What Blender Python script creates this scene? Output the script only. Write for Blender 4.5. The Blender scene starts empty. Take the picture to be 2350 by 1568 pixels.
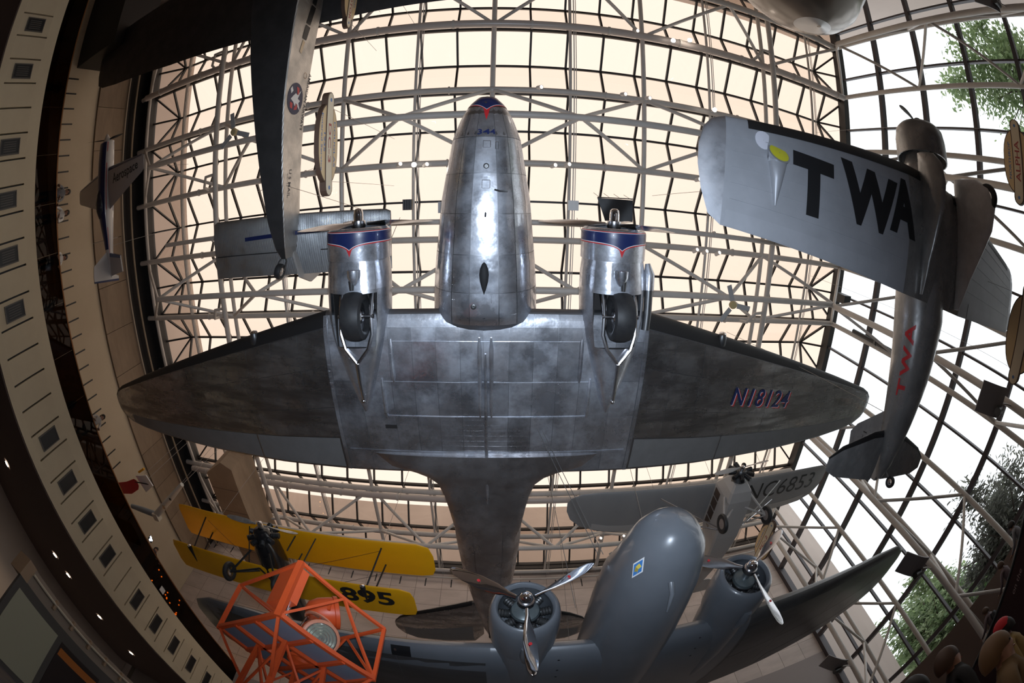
import bpy, bmesh, math, random
from mathutils import Matrix, Vector, Euler
random.seed(7)
scene = bpy.context.scene
COL = scene.collection
R_ = math.radians
ZC = 1.6                      # the photographer's eye above the floor; coordinates below are relative to it

# ---------------------------------------------------------------- camera, sky, light, exposure
cam = bpy.data.cameras.new('camera')
camo = bpy.data.objects.new('camera', cam); COL.objects.link(camo)
cam.type = 'PANO'
for holder in (cam, getattr(cam, 'cycles', None)):
    try:
        holder.panorama_type = 'FISHEYE_EQUISOLID'
        holder.fisheye_lens = 10.05
        holder.fisheye_fov = R_(200)
    except Exception:
        pass
cam.sensor_fit = 'HORIZONTAL'; cam.sensor_width = 23.5; cam.sensor_height = 15.68
cam.clip_start = 0.05; cam.clip_end = 400
RM = ((0.99963595, 0.00858172, 0.02557958), (-0.01636966, 0.94654343, 0.3221608), (-0.02144749, -0.32246224, 0.94633932))
m4 = Matrix.Identity(4)
for r in range(3):
    m4[r][0] = RM[r][0]; m4[r][1] = -RM[r][1]; m4[r][2] = -RM[r][2]
m4.translation = (0, 0, ZC)
camo.matrix_world = m4
scene.camera = camo

world = bpy.data.worlds.new('overcast_sky'); scene.world = world
world.use_nodes = True
wn = world.node_tree.nodes; wl = world.node_tree.links
wn['Background'].inputs[0].default_value = (0.96, 0.98, 1.0, 1)
wn['Background'].inputs[1].default_value = 1.8

def lamp(name, kind, loc, energy, color=(1, 1, 1), size=0.2, rot=None, spot=None, blend=.4):
    l = bpy.data.lights.new(name, kind); l.energy = energy; l.color = color
    if kind == 'AREA': l.size = size
    else: l.shadow_soft_size = size
    if kind == 'SPOT': l.spot_size = spot; l.spot_blend = blend
    o = bpy.data.objects.new(name, l); COL.objects.link(o)
    o.location = (loc[0], loc[1], loc[2] + ZC)
    if rot is not None: o.rotation_mode = 'QUATERNION'; o.rotation_quaternion = rot
    return o
# the camera's own flash, held just above the lens
lamp('camera_flash', 'SPOT', (0.02, -0.12, 0.05), 3100, (0.72, 0.84, 1.0), 0.09, Vector((.0256, .30, .95)).to_track_quat('-Z', 'Y'), R_(128), .95)

scene.view_settings.view_transform = 'Standard'
scene.view_settings.look = 'None'
scene.view_settings.gamma = 1.0
scene.view_settings.exposure = 0.0
scene.view_settings.use_curve_mapping = False
for k_, v_ in (('max_bounces', 6), ('diffuse_bounces', 3), ('glossy_bounces', 3), ('transmission_bounces', 2), ('transparent_max_bounces', 8), ('adaptive_threshold', .03)):
    try: setattr(scene.cycles, k_, v_)
    except Exception: pass

# ---------------------------------------------------------------- materials
MATS = {}
def mat(name, col, rough=.5, metal=0., col2=None, vscale=3., stretch=(1, 1, 1), bump=0., bscale=20., rvar=0., objrand=0., emit=0., contrast=(.35, .65), spec=.5, coat=0.):
    if name in MATS: return MATS[name]
    m = bpy.data.materials.new(name); m.use_nodes = True
    nt = m.node_tree; n = nt.nodes; l = nt.links
    p = n['Principled BSDF']
    p.inputs['Base Color'].default_value = (*col, 1); p.inputs['Roughness'].default_value = rough; p.inputs['Metallic'].default_value = metal
    p.inputs['Specular IOR Level'].default_value = spec
    p.inputs['Coat Weight'].default_value = coat
    if emit: p.inputs['Emission Color'].default_value = (*col, 1); p.inputs['Emission Strength'].default_value = emit
    if col2 or bump or rvar:
        tc = n.new('ShaderNodeTexCoord'); mp = n.new('ShaderNodeMapping'); mp.inputs['Scale'].default_value = stretch
        l.new(tc.outputs['Object'], mp.inputs['Vector'])
    src = None
    if col2 or rvar:
        nz = n.new('ShaderNodeTexNoise'); nz.inputs['Scale'].default_value = vscale; nz.inputs['Detail'].default_value = 5; nz.inputs['Roughness'].default_value = .6
        l.new(mp.outputs[0], nz.inputs['Vector'])
        mr = n.new('ShaderNodeMapRange'); mr.inputs[1].default_value = contrast[0]; mr.inputs[2].default_value = contrast[1]
        l.new(nz.outputs['Fac'], mr.inputs[0]); src = mr.outputs[0]
    colout = None
    if col2:
        mx = n.new('ShaderNodeMix'); mx.data_type = 'RGBA'
        mx.inputs[6].default_value = (*col, 1); mx.inputs[7].default_value = (*col2, 1)
        l.new(src, mx.inputs[0]); colout = mx.outputs[2]
    if objrand:
        oi = n.new('ShaderNodeObjectInfo'); mr2 = n.new('ShaderNodeMapRange')
        mr2.inputs[3].default_value = 1 - objrand; mr2.inputs[4].default_value = 1 + objrand * .6
        l.new(oi.outputs['Random'], mr2.inputs[0])
        mm = n.new('ShaderNodeMix'); mm.data_type = 'RGBA'; mm.blend_type = 'MULTIPLY'; mm.inputs[0].default_value = 1
        if colout: l.new(colout, mm.inputs[6])
        else: mm.inputs[6].default_value = (*col, 1)
        cmb = n.new('ShaderNodeCombineColor')
        for i in range(3): l.new(mr2.outputs[0], cmb.inputs[i])
        l.new(cmb.outputs[0], mm.inputs[7]); colout = mm.outputs[2]
    if colout: l.new(colout, p.inputs['Base Color'])
    if rvar:
        mr3 = n.new('ShaderNodeMapRange'); mr3.inputs[3].default_value = max(.02, rough - rvar); mr3.inputs[4].default_value = min(1, rough + rvar)
        l.new(src, mr3.inputs[0]); l.new(mr3.outputs[0], p.inputs['Roughness'])
    if bump:
        nb = n.new('ShaderNodeTexNoise'); nb.inputs['Scale'].default_value = bscale; nb.inputs['Detail'].default_value = 2
        l.new(mp.outputs[0], nb.inputs['Vector'])
        b = n.new('ShaderNodeBump'); b.inputs['Strength'].default_value = bump; b.inputs['Distance'].default_value = .02
        l.new(nb.outputs['Fac'], b.inputs['Height']); l.new(b.outputs[0], p.inputs['Normal'])
    MATS[name] = m
    return m

def pane_mat(name, tint, refl=1.0, rough=.02):
    m = bpy.data.materials.new(name); m.use_nodes = True
    n = m.node_tree.nodes; l = m.node_tree.links
    n.remove(n['Principled BSDF'])
    tr = n.new('ShaderNodeBsdfTransparent'); tr.inputs[0].default_value = (*tint, 1)
    # light crossing the pane at a slant travels farther through the tinted glass
    g2 = n.new('ShaderNodeNewGeometry'); dt = n.new('ShaderNodeVectorMath'); dt.operation = 'DOT_PRODUCT'
    l.new(g2.outputs['Normal'], dt.inputs[0]); l.new(g2.outputs['Incoming'], dt.inputs[1])
    def MM(op, a, b):
        q = n.new('ShaderNodeMath'); q.operation = op
        for i, v in enumerate((a, b)):
            if hasattr(v, 'links'): l.new(v, q.inputs[i])
            else: q.inputs[i].default_value = v
        return q.outputs[0]
    c2 = MM('MULTIPLY', dt.outputs['Value'], dt.outputs['Value'])
    path = MM('DIVIDE', 1., MM('SQRT', MM('SUBTRACT', 1., MM('DIVIDE', MM('SUBTRACT', 1., c2), 1.7)), 0.))
    cc = n.new('ShaderNodeCombineColor')
    for i in range(3): l.new(MM('POWER', tint[i], path), cc.inputs[i])
    l.new(cc.outputs[0], tr.inputs[0])
    gl = n.new('ShaderNodeBsdfGlossy'); gl.inputs['Roughness'].default_value = rough; gl.inputs[0].default_value = (.9, .9, .9, 1)
    fr = n.new('ShaderNodeFresnel'); ge = n.new('ShaderNodeNewGeometry'); im = n.new('ShaderNodeMapRange')
    im.inputs[3].default_value = 1.45; im.inputs[4].default_value = 1 / 1.45      # same pane from either side
    l.new(ge.outputs['Backfacing'], im.inputs[0]); l.new(im.outputs[0], fr.inputs[0])
    ml = n.new('ShaderNodeMath'); ml.operation = 'MULTIPLY'; ml.inputs[1].default_value = refl; l.new(fr.outputs[0], ml.inputs[0])
    mx = n.new('ShaderNodeMixShader'); l.new(ml.outputs[0], mx.inputs[0]); l.new(tr.outputs[0], mx.inputs[1]); l.new(gl.outputs[0], mx.inputs[2])
    l.new(mx.outputs[0], n['Material Output'].inputs[0])
    MATS[name] = m
    return m

def skin_mat(name, col, rough, rows=.16, dot=.035, objrand=.35, wave=.25, rvar=.13, rivets=True, stretch=(1, 1, 1), vs=1.3, tint=(.75, .72, .7), scratch=.5):
    """bare aluminium sheet: cloudy polish, slight oil-canning, rows of flush rivets"""
    m = mat(name, col, rough, 1., col2=tuple(c * t for c, t in zip(col, tint)), vscale=vs, stretch=stretch, rvar=rvar, objrand=objrand, contrast=(.38, .62))
    n = m.node_tree.nodes; l = m.node_tree.links; p = n['Principled BSDF']
    tc = n.new('ShaderNodeTexCoord')
    nz = n.new('ShaderNodeTexNoise'); nz.inputs['Scale'].default_value = 2.6; nz.inputs['Detail'].default_value = 3
    l.new(tc.outputs['Object'], nz.inputs['Vector'])
    b = n.new('ShaderNodeBump'); b.inputs['Strength'].default_value = wave; b.inputs['Distance'].default_value = .03
    l.new(nz.outputs['Fac'], b.inputs['Height']); last = b
    if rivets:
        sx = n.new('ShaderNodeSeparateXYZ'); l.new(tc.outputs['Object'], sx.inputs[0])
        def M(op, a, bb=None):
            q = n.new('ShaderNodeMath'); q.operation = op
            for i, v in enumerate((a, bb)):
                if v is None: continue
                if hasattr(v, 'links'): l.new(v, q.inputs[i])
                else: q.inputs[i].default_value = v
            return q.outputs[0]
        fy = M('ABSOLUTE', M('SUBTRACT', M('FRACT', M('DIVIDE', sx.outputs['Y'], rows)), .5))
        fx = M('ABSOLUTE', M('SUBTRACT', M('FRACT', M('DIVIDE', sx.outputs['X'], dot)), .5))
        on = M('MULTIPLY', M('LESS_THAN', fy, .045), M('LESS_THAN', fx, .25))
        b2 = n.new('ShaderNodeBump'); b2.inputs['Strength'].default_value = .5; b2.inputs['Distance'].default_value = .004
        l.new(on, b2.inputs['Height']); l.new(b.outputs[0], b2.inputs['Normal']); last = b2
    l.new(last.outputs[0], p.inputs['Normal'])
    # fine scratches: part of the reflection is spread wide
    g = n.new('ShaderNodeBsdfAnisotropic') if hasattr(bpy.types, 'ShaderNodeBsdfAnisotropic') else n.new('ShaderNodeBsdfGlossy')
    g.inputs['Roughness'].default_value = .62; g.inputs['Color'].default_value = (*col, 1)
    src = p.inputs['Base Color'].links[0].from_socket if p.inputs['Base Color'].links else None
    if src: l.new(src, g.inputs['Color'])
    mxs = n.new('ShaderNodeMixShader')
    ns2 = n.new('ShaderNodeTexNoise'); ns2.inputs['Scale'].default_value = 1.1; ns2.inputs['Detail'].default_value = 6; ns2.inputs['Roughness'].default_value = .65
    l.new(tc.outputs['Object'], ns2.inputs['Vector'])
    mr4 = n.new('ShaderNodeMapRange'); mr4.inputs[1].default_value = .4; mr4.inputs[2].default_value = .62; mr4.inputs[3].default_value = scratch * .5; mr4.inputs[4].default_value = min(1, scratch * 1.5)
    l.new(ns2.outputs['Fac'], mr4.inputs[0]); l.new(mr4.outputs[0], mxs.inputs[0])
    l.new(p.outputs[0], mxs.inputs[1]); l.new(g.outputs[0], mxs.inputs[2]); l.new(mxs.outputs[0], n['Material Output'].inputs[0])
    return m

WHITE_STEEL = mat('painted_white_steel', (.56, .52, .48), .45, col2=(.5, .47, .43), vscale=1.5)
BLACK_BAR = mat('black_glazing_bar', (.018, .016, .016), .5)
GREY_BAR = mat('bronze_mullion', (.06, .05, .055), .5)
SKYGLASS = pane_mat('bronze_skylight_glass', (.70, .575, .475), 1.)
WINGLASS = pane_mat('clear_window_glass', (.86, .88, .89), .8)
RAILGLASS = pane_mat('brown_railing_glass', (.17, .105, .045), .4)
PLEXI = pane_mat('clear_plastic', (.8, .8, .8), 1.2)
PLASTER = mat('cream_plaster', (.64, .55, .39), .8, col2=(.58, .49, .345), vscale=.6, bump=.05, bscale=60)
CREAM = mat('cream_wall_paint', (.55, .46, .33), .85, col2=(.5, .41, .29), vscale=.4)
TAN = mat('tan_travertine', (.31, .225, .15), .75, col2=(.25, .18, .12), vscale=.7, stretch=(1, 1, 4), objrand=.12)
MARBLE = mat('pale_pink_marble', (.56, .475, .43), .7, col2=(.47, .40, .36), vscale=.8, stretch=(1, 1, 3), objrand=.1)
OUTMARBLE = mat('weathered_marble', (.60, .50, .44), .8, col2=(.52, .43, .38), vscale=.25, stretch=(1, 1, .4))
SOFFIT = mat('brown_soffit', (.16, .11, .095), .8)
DARK = mat('dark_void', (.02, .017, .016), .8)
BLACK = mat('black_paint', (.012, .012, .013), .45)
RUBBER = mat('black_rubber', (.02, .02, .022), .55, col2=(.03, .03, .03), vscale=8)
CARPET = mat('dark_patterned_carpet', (.13, .11, .10), .95, col2=(.05, .06, .09), vscale=.35, bump=.2, bscale=300, contrast=(.42, .58))
STEEL = mat('bright_steel', (.62, .62, .64), .25, 1.)
CHROME = mat('chrome', (.8, .8, .82), .07, 1.)
IRON = mat('dark_iron', (.12, .12, .12), .4, .8)
NAVY = mat('navy_paint', (.012, .022, .095), .35, coat=.3)
RED = mat('red_paint', (.55, .025, .03), .4)
WHITE = mat('white_paint', (.75, .75, .74), .4)
CABLE = mat('steel_cable', (.25, .24, .23), .4, .7)

# ---------------------------------------------------------------- mesh helpers
class MB:
    def __init__(s): s.v = []; s.f = []; s.sm = []; s.mi = []
    def add(s, vs, fs, smooth=False, mi=0):
        o = len(s.v); s.v += [tuple(v) for v in vs]
        for f in fs: s.f.append(tuple(i + o for i in f)); s.sm.append(smooth); s.mi.append(mi)
        return s
    def box(s, c, d, rot=None, mi=0):
        vs = []
        for x in (-.5, .5):
            for y in (-.5, .5):
                for z in (-.5, .5):
                    q = Vector((x * d[0], y * d[1], z * d[2]))
                    if rot is not None: q = rot @ q
                    vs.append((q.x + c[0], q.y + c[1], q.z + c[2]))
        return s.add(vs, [(0, 1, 3, 2), (4, 6, 7, 5), (0, 4, 5, 1), (2, 3, 7, 6), (0, 2, 6, 4), (1, 5, 7, 3)], mi=mi)
    def b2(s, a, b, mi=0):
        return s.box([(p + q) / 2 for p, q in zip(a, b)], [abs(p - q) for p, q in zip(a, b)], mi=mi)
    def bar(s, a, b, w, h, up=(0, 0, 1), mi=0):
        a = Vector(a); b = Vector(b); d = (b - a).normalized(); up = Vector(up)
        if abs(d.dot(up)) > .98: up = Vector((1, 0, 0))
        x = d.cross(up).normalized(); z = x.cross(d)
        vs = [p + x * sx * w / 2 + z * sz * h / 2 for p in (a, b) for sx, sz in ((-1, -1), (1, -1), (1, 1), (-1, 1))]
        return s.add(vs, [(0, 3, 2, 1), (4, 5, 6, 7), (0, 1, 5, 4), (1, 2, 6, 5), (2, 3, 7, 6), (3, 0, 4, 7)], mi=mi)
    def tube(s, pts, r, n=8, caps=True, mi=0):
        pts = [Vector(p) for p in pts]; rs = r if isinstance(r, (list, tuple)) else [r] * len(pts)
        rings = []; px = None
        for i, p in enumerate(pts):
            d = (pts[min(i + 1, len(pts) - 1)] - pts[max(i - 1, 0)]).normalized()
            if px is None:
                px = d.orthogonal().normalized()
            else:
                px = (px - d * px.dot(d)); px = px.normalized() if px.length > 1e-6 else d.orthogonal().normalized()
            y = d.cross(px)
            rings.append([p + (px * math.cos(2 * math.pi * k / n) + y * math.sin(2 * math.pi * k / n)) * rs[i] for k in range(n)])
        return s.loft(rings, caps, mi=mi)
    def loft(s, rings, caps=True, smooth=True, closed=True, mi=0, skip=None):
        n = len(rings[0]); vs = [v for r in rings for v in r]; fs = []
        for i in range(len(rings) - 1):
            for k in range(n if closed else n - 1):
                if skip and skip(i, k): continue
                k2 = (k + 1) % n
                fs.append((i * n + k, i * n + k2, (i + 1) * n + k2, (i + 1) * n + k))
        s.add(vs, fs, smooth, mi)
        if caps and closed:
            s.add(rings[0], [tuple(range(n))[::-1]], False, mi); s.add(rings[-1], [tuple(range(n))], False, mi)
        return s
    def lathe(s, prof, o=(0, 0, 0), ax=(0, 1, 0), n=24, mi=0, caps=False):
        """prof: (distance along the axis, radius)"""
        o = Vector(o); ax = Vector(ax).normalized(); u = ax.orthogonal().normalized(); w = ax.cross(u)
        rings = [[o + ax * t + (u * math.cos(2 * math.pi * k / n) + w * math.sin(2 * math.pi * k / n)) * max(r, 1e-4) for k in range(n)] for t, r in prof]
        return s.loft(rings, caps, mi=mi)
    def ball(s, c, r, n=16, m=10, mi=0, sc=(1, 1, 1)):
        rings = []
        for i in range(m + 1):
            a = math.pi * i / m
            rings.append([(c[0] + sc[0] * r * max(math.sin(a), 1e-3) * math.cos(2 * math.pi * k / n), c[1] + sc[1] * r * max(math.sin(a), 1e-3) * math.sin(2 * math.pi * k / n), c[2] - sc[2] * r * math.cos(a)) for k in range(n)])
        return s.loft(rings, False, mi=mi)
    def prism(s, poly, fn, th, mi=0):
        """poly in the plane (u, v); fn(u, v, w) gives the point; th is the thickness along w"""
        n = len(poly)
        vs = [fn(u, v, 0) for u, v in poly] + [fn(u, v, th) for u, v in poly]
        fs = [tuple(range(n))[::-1], tuple(range(n, 2 * n))] + [(i, (i + 1) % n, n + (i + 1) % n, n + i) for i in range(n)]
        return s.add(vs, fs, mi=mi)

def mesh(name, mb, off=(0, 0, 0), mats=()):
    me = bpy.data.meshes.new(name)
    me.from_pydata([(v[0] + off[0], v[1] + off[1], v[2] + off[2]) for v in mb.v], [], mb.f)
    me.polygons.foreach_set('use_smooth', mb.sm)
    for m in mats: me.materials.append(m)
    if len(mats) > 1: me.polygons.foreach_set('material_index', mb.mi)
    me.update()
    if any(mb.sm):
        try: me.set_sharp_from_angle(angle=R_(42))
        except Exception: pass
    return me
def link(name, me, parent=None, loc=None):
    o = bpy.data.objects.new(name, me); COL.objects.link(o)
    if parent is not None: o.parent = parent
    if loc is not None: o.location = loc
    return o
def part(name, mb, m, parent, label=None):
    """a part in the frame of its thing"""
    o = link(name, mesh(name, mb, mats=m if isinstance(m, (list, tuple)) else (m,)), parent)
    if label: o['label'] = label
    return o
def tag(o, label, cat, group=None, kind=None):
    if label: o['label'] = label
    if cat: o['category'] = cat
    if group: o['group'] = group
    if kind: o['kind'] = kind
    return o
def thing(name, label, cat, loc=(0, 0, 0), ypr=(0, 0, 0), group=None, kind=None, sc=1.):
    o = bpy.data.objects.new(name, None); COL.objects.link(o)
    o.empty_display_size = .2
    o.location = (loc[0], loc[1], loc[2] + ZC); o.rotation_mode = 'YXZ'
    o.rotation_euler = (R_(ypr[1]), R_(ypr[2]), R_(ypr[0])); o.scale = (sc, sc, sc)
    return tag(o, label, cat, group, kind)
def copy_tree(o, parent=None):
    c = o.copy(); COL.objects.link(c); c.parent = parent
    for ch in [x for x in o.children]: copy_tree(ch, c)
    return c
def lerp(a, b, t): return a + (b - a) * t
def interp(tab, x, j=1):
    if x <= tab[0][0]: return tab[0][j]
    for a, b in zip(tab, tab[1:]):
        if x <= b[0]: return lerp(a[j], b[j], (x - a[0]) / (b[0] - a[0]))
    return tab[-1][j]

def text_polys(s, size, bold=0., shear=0., spacing=1.):
    cu = bpy.data.curves.new('lettering', 'FONT'); cu.body = s; cu.size = size; cu.offset = bold; cu.shear = shear; cu.space_character = spacing
    cu.resolution_u = 3
    o = bpy.data.objects.new('lettering', cu); COL.objects.link(o)
    dg = bpy.context.evaluated_depsgraph_get(); dg.update()
    me = o.evaluated_get(dg).to_mesh()
    vs = [(v.co.x, v.co.y) for v in me.vertices]; fs = [tuple(p.vertices) for p in me.polygons]
    o.evaluated_get(dg).to_mesh_clear()
    bpy.data.objects.remove(o); bpy.data.curves.remove(cu)
    return vs, fs
def lettering(name, s, fit, fn, m, parent, bold=0., shear=0., spacing=1., th=.004):
    """flat print: fit = (u0, v0, u1, v1) box that the words fill; fn(u, v, w) -> point, w along the surface normal"""
    vs, fs = text_polys(s, 1., bold, shear, spacing)
    x0 = min(v[0] for v in vs); x1 = max(v[0] for v in vs); y0 = min(v[1] for v in vs); y1 = max(v[1] for v in vs)
    q = [(fit[0] + (x - x0) / (x1 - x0) * (fit[2] - fit[0]), fit[1] + (y - y0) / (y1 - y0) * (fit[3] - fit[1])) for x, y in vs]
    bm = bmesh.new(); bv = [bm.verts.new((u, v, 0)) for u, v in q]
    for f in fs:
        try: bm.faces.new([bv[i] for i in f])
        except ValueError: pass
    bmesh.ops.triangulate(bm, faces=bm.faces[:])
    lim = max(abs(fit[2] - fit[0]) / max(len(s), 1), abs(fit[3] - fit[1])) * .22
    for _ in range(4):
        ed = [e for e in bm.edges if e.calc_length() > lim]
        if not ed: break
        bmesh.ops.subdivide_edges(bm, edges=ed, cuts=1)
        bmesh.ops.triangulate(bm, faces=[f for f in bm.faces if len(f.verts) > 3])
    bm.verts.index_update()
    mb = MB(); mb.add([fn(v.co.x, v.co.y, th) for v in bm.verts], [tuple(v.index for v in f.verts) for f in bm.faces])
    bm.free()
    return part(name, mb, m, parent)
# ---------------------------------------------------------------- the hall
WZ = (0, 0, ZC)
def struct(name, label, cat='room part'):
    return tag(thing(name, label, cat), None, None, kind='structure')
def sbox(name, a, b, m, label, cat):
    o = link(name, mesh(name, MB().b2(a, b), WZ, (m,)))
    return tag(o, label, cat, kind='structure')

XL, XR, YF, YB = -19.3, 17.25, -13.6, 19.7
sbox('floor', (-21, YF, -1.8), (XR, YB, -1.6), CARPET, 'dark patterned carpet floor of the hall', 'floor')
sbox('ground', (17.6, -80, -2.0), (160, 80, -1.75), mat('grey_paving', (.3, .3, .29), .9), 'pale paving outside the window wall', 'ground')

# --- skylight
VY = [1.6 + 2.97 * k for k in range(-5, 7)]
GX = [-18.31 + 1.4875 * j for j in range(25)]
ZV, ZR, HALF = 17.3, 18.1, 1.485
sky = struct('ceiling', 'pleated bronze glass skylight between black glazing bars', 'skylight')
def pane_mesh(kind):
    s, dx = 1, 1.4875
    V = {'near': [(0, 0, 0), (dx, 0, 0), (dx, HALF, ZR - ZV), (0, HALF, ZR - ZV)],
         'far': [(0, 0, 0), (dx, 0, 0), (dx, -HALF, ZR - ZV), (0, -HALF, ZR - ZV)],
         'nearR': [(0, 0, 0), (dx, 0, 0), (0, HALF, ZR - ZV)], 'farR': [(0, 0, 0), (dx, 0, 0), (0, -HALF, ZR - ZV)],
         'nearL': [(0, 0, 0), (dx, 0, 0), (dx, HALF, ZR - ZV)], 'farL': [(0, 0, 0), (dx, 0, 0), (dx, -HALF, ZR - ZV)],
         'endRn': [(0, HALF, ZR - ZV), (dx, 0, 0), (dx, HALF, 0)], 'endRf': [(0, -HALF, ZR - ZV), (dx, 0, 0), (dx, -HALF, 0)],
         'endLn': [(dx, HALF, ZR - ZV), (0, 0, 0), (0, HALF, 0)], 'endLf': [(dx, -HALF, ZR - ZV), (0, 0, 0), (0, -HALF, 0)]}[kind]
    return mesh('pane', MB().add(V, [tuple(range(len(V)))]), (0, 0, 0), (SKYGLASS,))
PM = {k: pane_mesh(k) for k in ('near', 'far', 'nearR', 'farR', 'nearL', 'farL', 'endRn', 'endRf', 'endLn', 'endLf')}
RN = mesh('rafter', MB().bar((0, 0, 0), (0, HALF, ZR - ZV), .085, .13), (0, 0, 0), (BLACK_BAR,))
RF = mesh('rafter', MB().bar((0, 0, 0), (0, -HALF, ZR - ZV), .085, .13), (0, 0, 0), (BLACK_BAR,))
panes, rafters = [], []
for gi in range(len(VY) - 1):
    y0, y1 = VY[gi], VY[gi + 1]
    for j in range(24):
        for y, tagk in ((y0, 'near'), (y1, 'far')):
            end = 'L' if j == 0 else 'R' if j == 23 else ''
            panes.append((PM[tagk + end], (GX[j], y, ZV)))
            if end: panes.append((PM['end' + end + tagk[0]], (GX[j], y, ZV)))
        if 0 < j:
            rafters.append((RN, (GX[j], y0, ZV))); rafters.append((RF, (GX[j], y1, ZV)))
def spread(items, name, m, cap=300):
    items.sort(key=lambda it: (it[1][0] + .5) ** 2 + (it[1][1] - 2.5) ** 2)
    for me, p in items[:cap]: link(name, me, sky, p)
    rest = MB()
    for me, p in items[cap:]:
        rest.add([(v.co.x + p[0], v.co.y + p[1], v.co.z + p[2]) for v in me.vertices], [tuple(f.vertices) for f in me.polygons])
    o = part(name, rest, m, sky); o['kind'] = 'stuff'
spread(panes, 'pane', SKYGLASS)
spread(rafters, 'rafter', BLACK_BAR)
for y in VY:
    part('valley_bar', MB().b2((GX[0], y - .06, ZV - .1), (GX[-1], y + .06, ZV + .06)), BLACK_BAR, sky)
for a, b in zip(VY, VY[1:]):
    y = (a + b) / 2
    part('ridge_bar', MB().bar((GX[1], y, ZR), (GX[-2], y, ZR), .09, .12), BLACK_BAR, sky)
    for xe, xi in ((GX[0], GX[1]), (GX[-1], GX[-2])):
        for yy in (a, y, b): part('hip_bar', MB().bar((xi, y, ZR), (xe, yy, ZV), .085, .12), BLACK_BAR, sky)
for x0, x1 in ((GX[0] - .3, GX[0] + .02), (GX[-1] - .32, GX[-1] + .05)):
    part('curb', MB().b2((x0, VY[0] - .3, ZV - .38), (x1, VY[-1] + .3, ZV + .15)), BLACK_BAR, sky)
for y in (VY[0] - .15, VY[-1] + .13):
    part('curb', MB().b2((GX[0], y - .15, ZV - .38), (GX[-1], y + .15, ZV + .15)), BLACK_BAR, sky)

# --- window wall on the right
win = struct('window_1', 'full height window wall of square panes in dark mullions', 'window')
WY = [YF] + [-11.42 + 2.893 * j for j in range(11)] + [YB]
WLV = [16.9, 14.08, 11.15, 8.15, 5.17, 2.2, -1.6]
for a, b in zip(WY, WY[1:]):
    for t, u in zip(WLV, WLV[1:]):
        part('pane', MB().add([(XR, a, u), (XR, b, u), (XR, b, t), (XR, a, t)], [(0, 1, 2, 3)]), WINGLASS, win)
for y in WY[1:-1]: part('mullion', MB().b2((XR - .1, y - .045, -1.6), (XR + .1, y + .045, 16.9)), GREY_BAR, win)
for z in WLV[1:-1]: part('transom', MB().b2((XR - .16, YF, z - .11), (XR + .14, YB, z + .11)), GREY_BAR, win)
part('corner_post', MB().b2((XR - .2, YB - .3, -1.6), (XR + .2, YB, 16.9)), GREY_BAR, win)

# --- walls
wl_ = struct('wall_left', 'cream wall with dark vent slots under tan stone slabs', 'wall')
part('plaster', MB().b2((XL - .4, YF, 6.1), (XL, YB, 13.4)), CREAM, wl_)
part('upper_band', MB().b2((XL - .4, YF, 15.62), (XL + .1, YB, 17.9)), mat('grey_band', (.03, .026, .024), .8), wl_)
part('roof_soffit', MB().b2((XL - .5, YF, 17.25), (GX[0] - .25, YB, 17.6)), mat('grey_band', (.03, .026, .024), .8), wl_)
y = YF
while y < YB - .1:
    y2 = min(y + 2.25, YB)
    part('stone_slab', MB().b2((XL - .35, y + .012, 13.42), (XL + .12 + random.uniform(-.008, .008), y2 - .012, 15.6)), TAN, wl_)
    y = y2
for i in range(26):
    yy = -8.23 + .752 * i
    if yy < 12: part('vent_slot', MB().b2((XL - .02, yy - .035, 10.9), (XL + .012, yy + .035, 11.75)), BLACK, wl_)
part('edge_trim', MB().b2((XL, YF, 15.58), (XL + .22, YB, 15.66)), mat('pale_edge', (.5, .42, .32), .6), wl_)

wb = struct('wall_back', 'pale pink marble slab wall with a row of vent slots', 'wall')
part('backing', MB().b2((XL - .4, YB + .06, -1.8), (XR, YB + .4, 17.2)), mat('wall_joint', (.2, .17, .15), .9), wb)
for i in range(25):
    x0 = XL + 1.46 * i
    for k in range(8):
        z0 = 7.05 + 1.195 * k
        part('marble_panel', MB().b2((x0 + .008, YB - random.uniform(0, .006), z0 + .008), (min(x0 + 1.452, XR - .01), YB + .05, z0 + 1.187)), MARBLE, wb)
for i in range(24):
    xs = -4.18 + 1.46 * (i - 10)
    if xs < XR - .5: part('vent_slot', MB().b2((xs - .035, YB - .012, 15.6), (xs + .035, YB + .01, 16.2)), BLACK, wb)
part('lower_wall', MB().b2((XL, YB - .02, -1.6), (XR, YB + .05, 7.05)), mat('grey_pink_wall', (.3, .26, .25), .8), wb)
wf = sbox('wall_front', (XL - .4, YF - .4, -1.8), (XR + .1, YF, 17.9), MARBLE, 'pale marble end wall behind the corrugated trimotor', 'wall')

# --- stone blocks of the building outside, seen through the glass
def outblock(name, a, b, label):
    o = link(name, mesh(name, MB().b2(a, b), WZ, (OUTMARBLE,))); return tag(o, label, 'building', kind='structure')
outblock('building_wall', (-40, 20.15, -1.8), (22.2, 34, 23.45), 'pale marble block rising beyond the skylight behind the yellow biplane')
outblock('building_wall', (-34, -30, -1.8), (-20.6, 20.1, 23.1), 'tan marble block along the balcony side above the skylight')
outblock('building_wall', (-20, -30, -1.8), (22.6, -14.4, 25), 'pale marble block seen through the window behind the grey nose')

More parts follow.
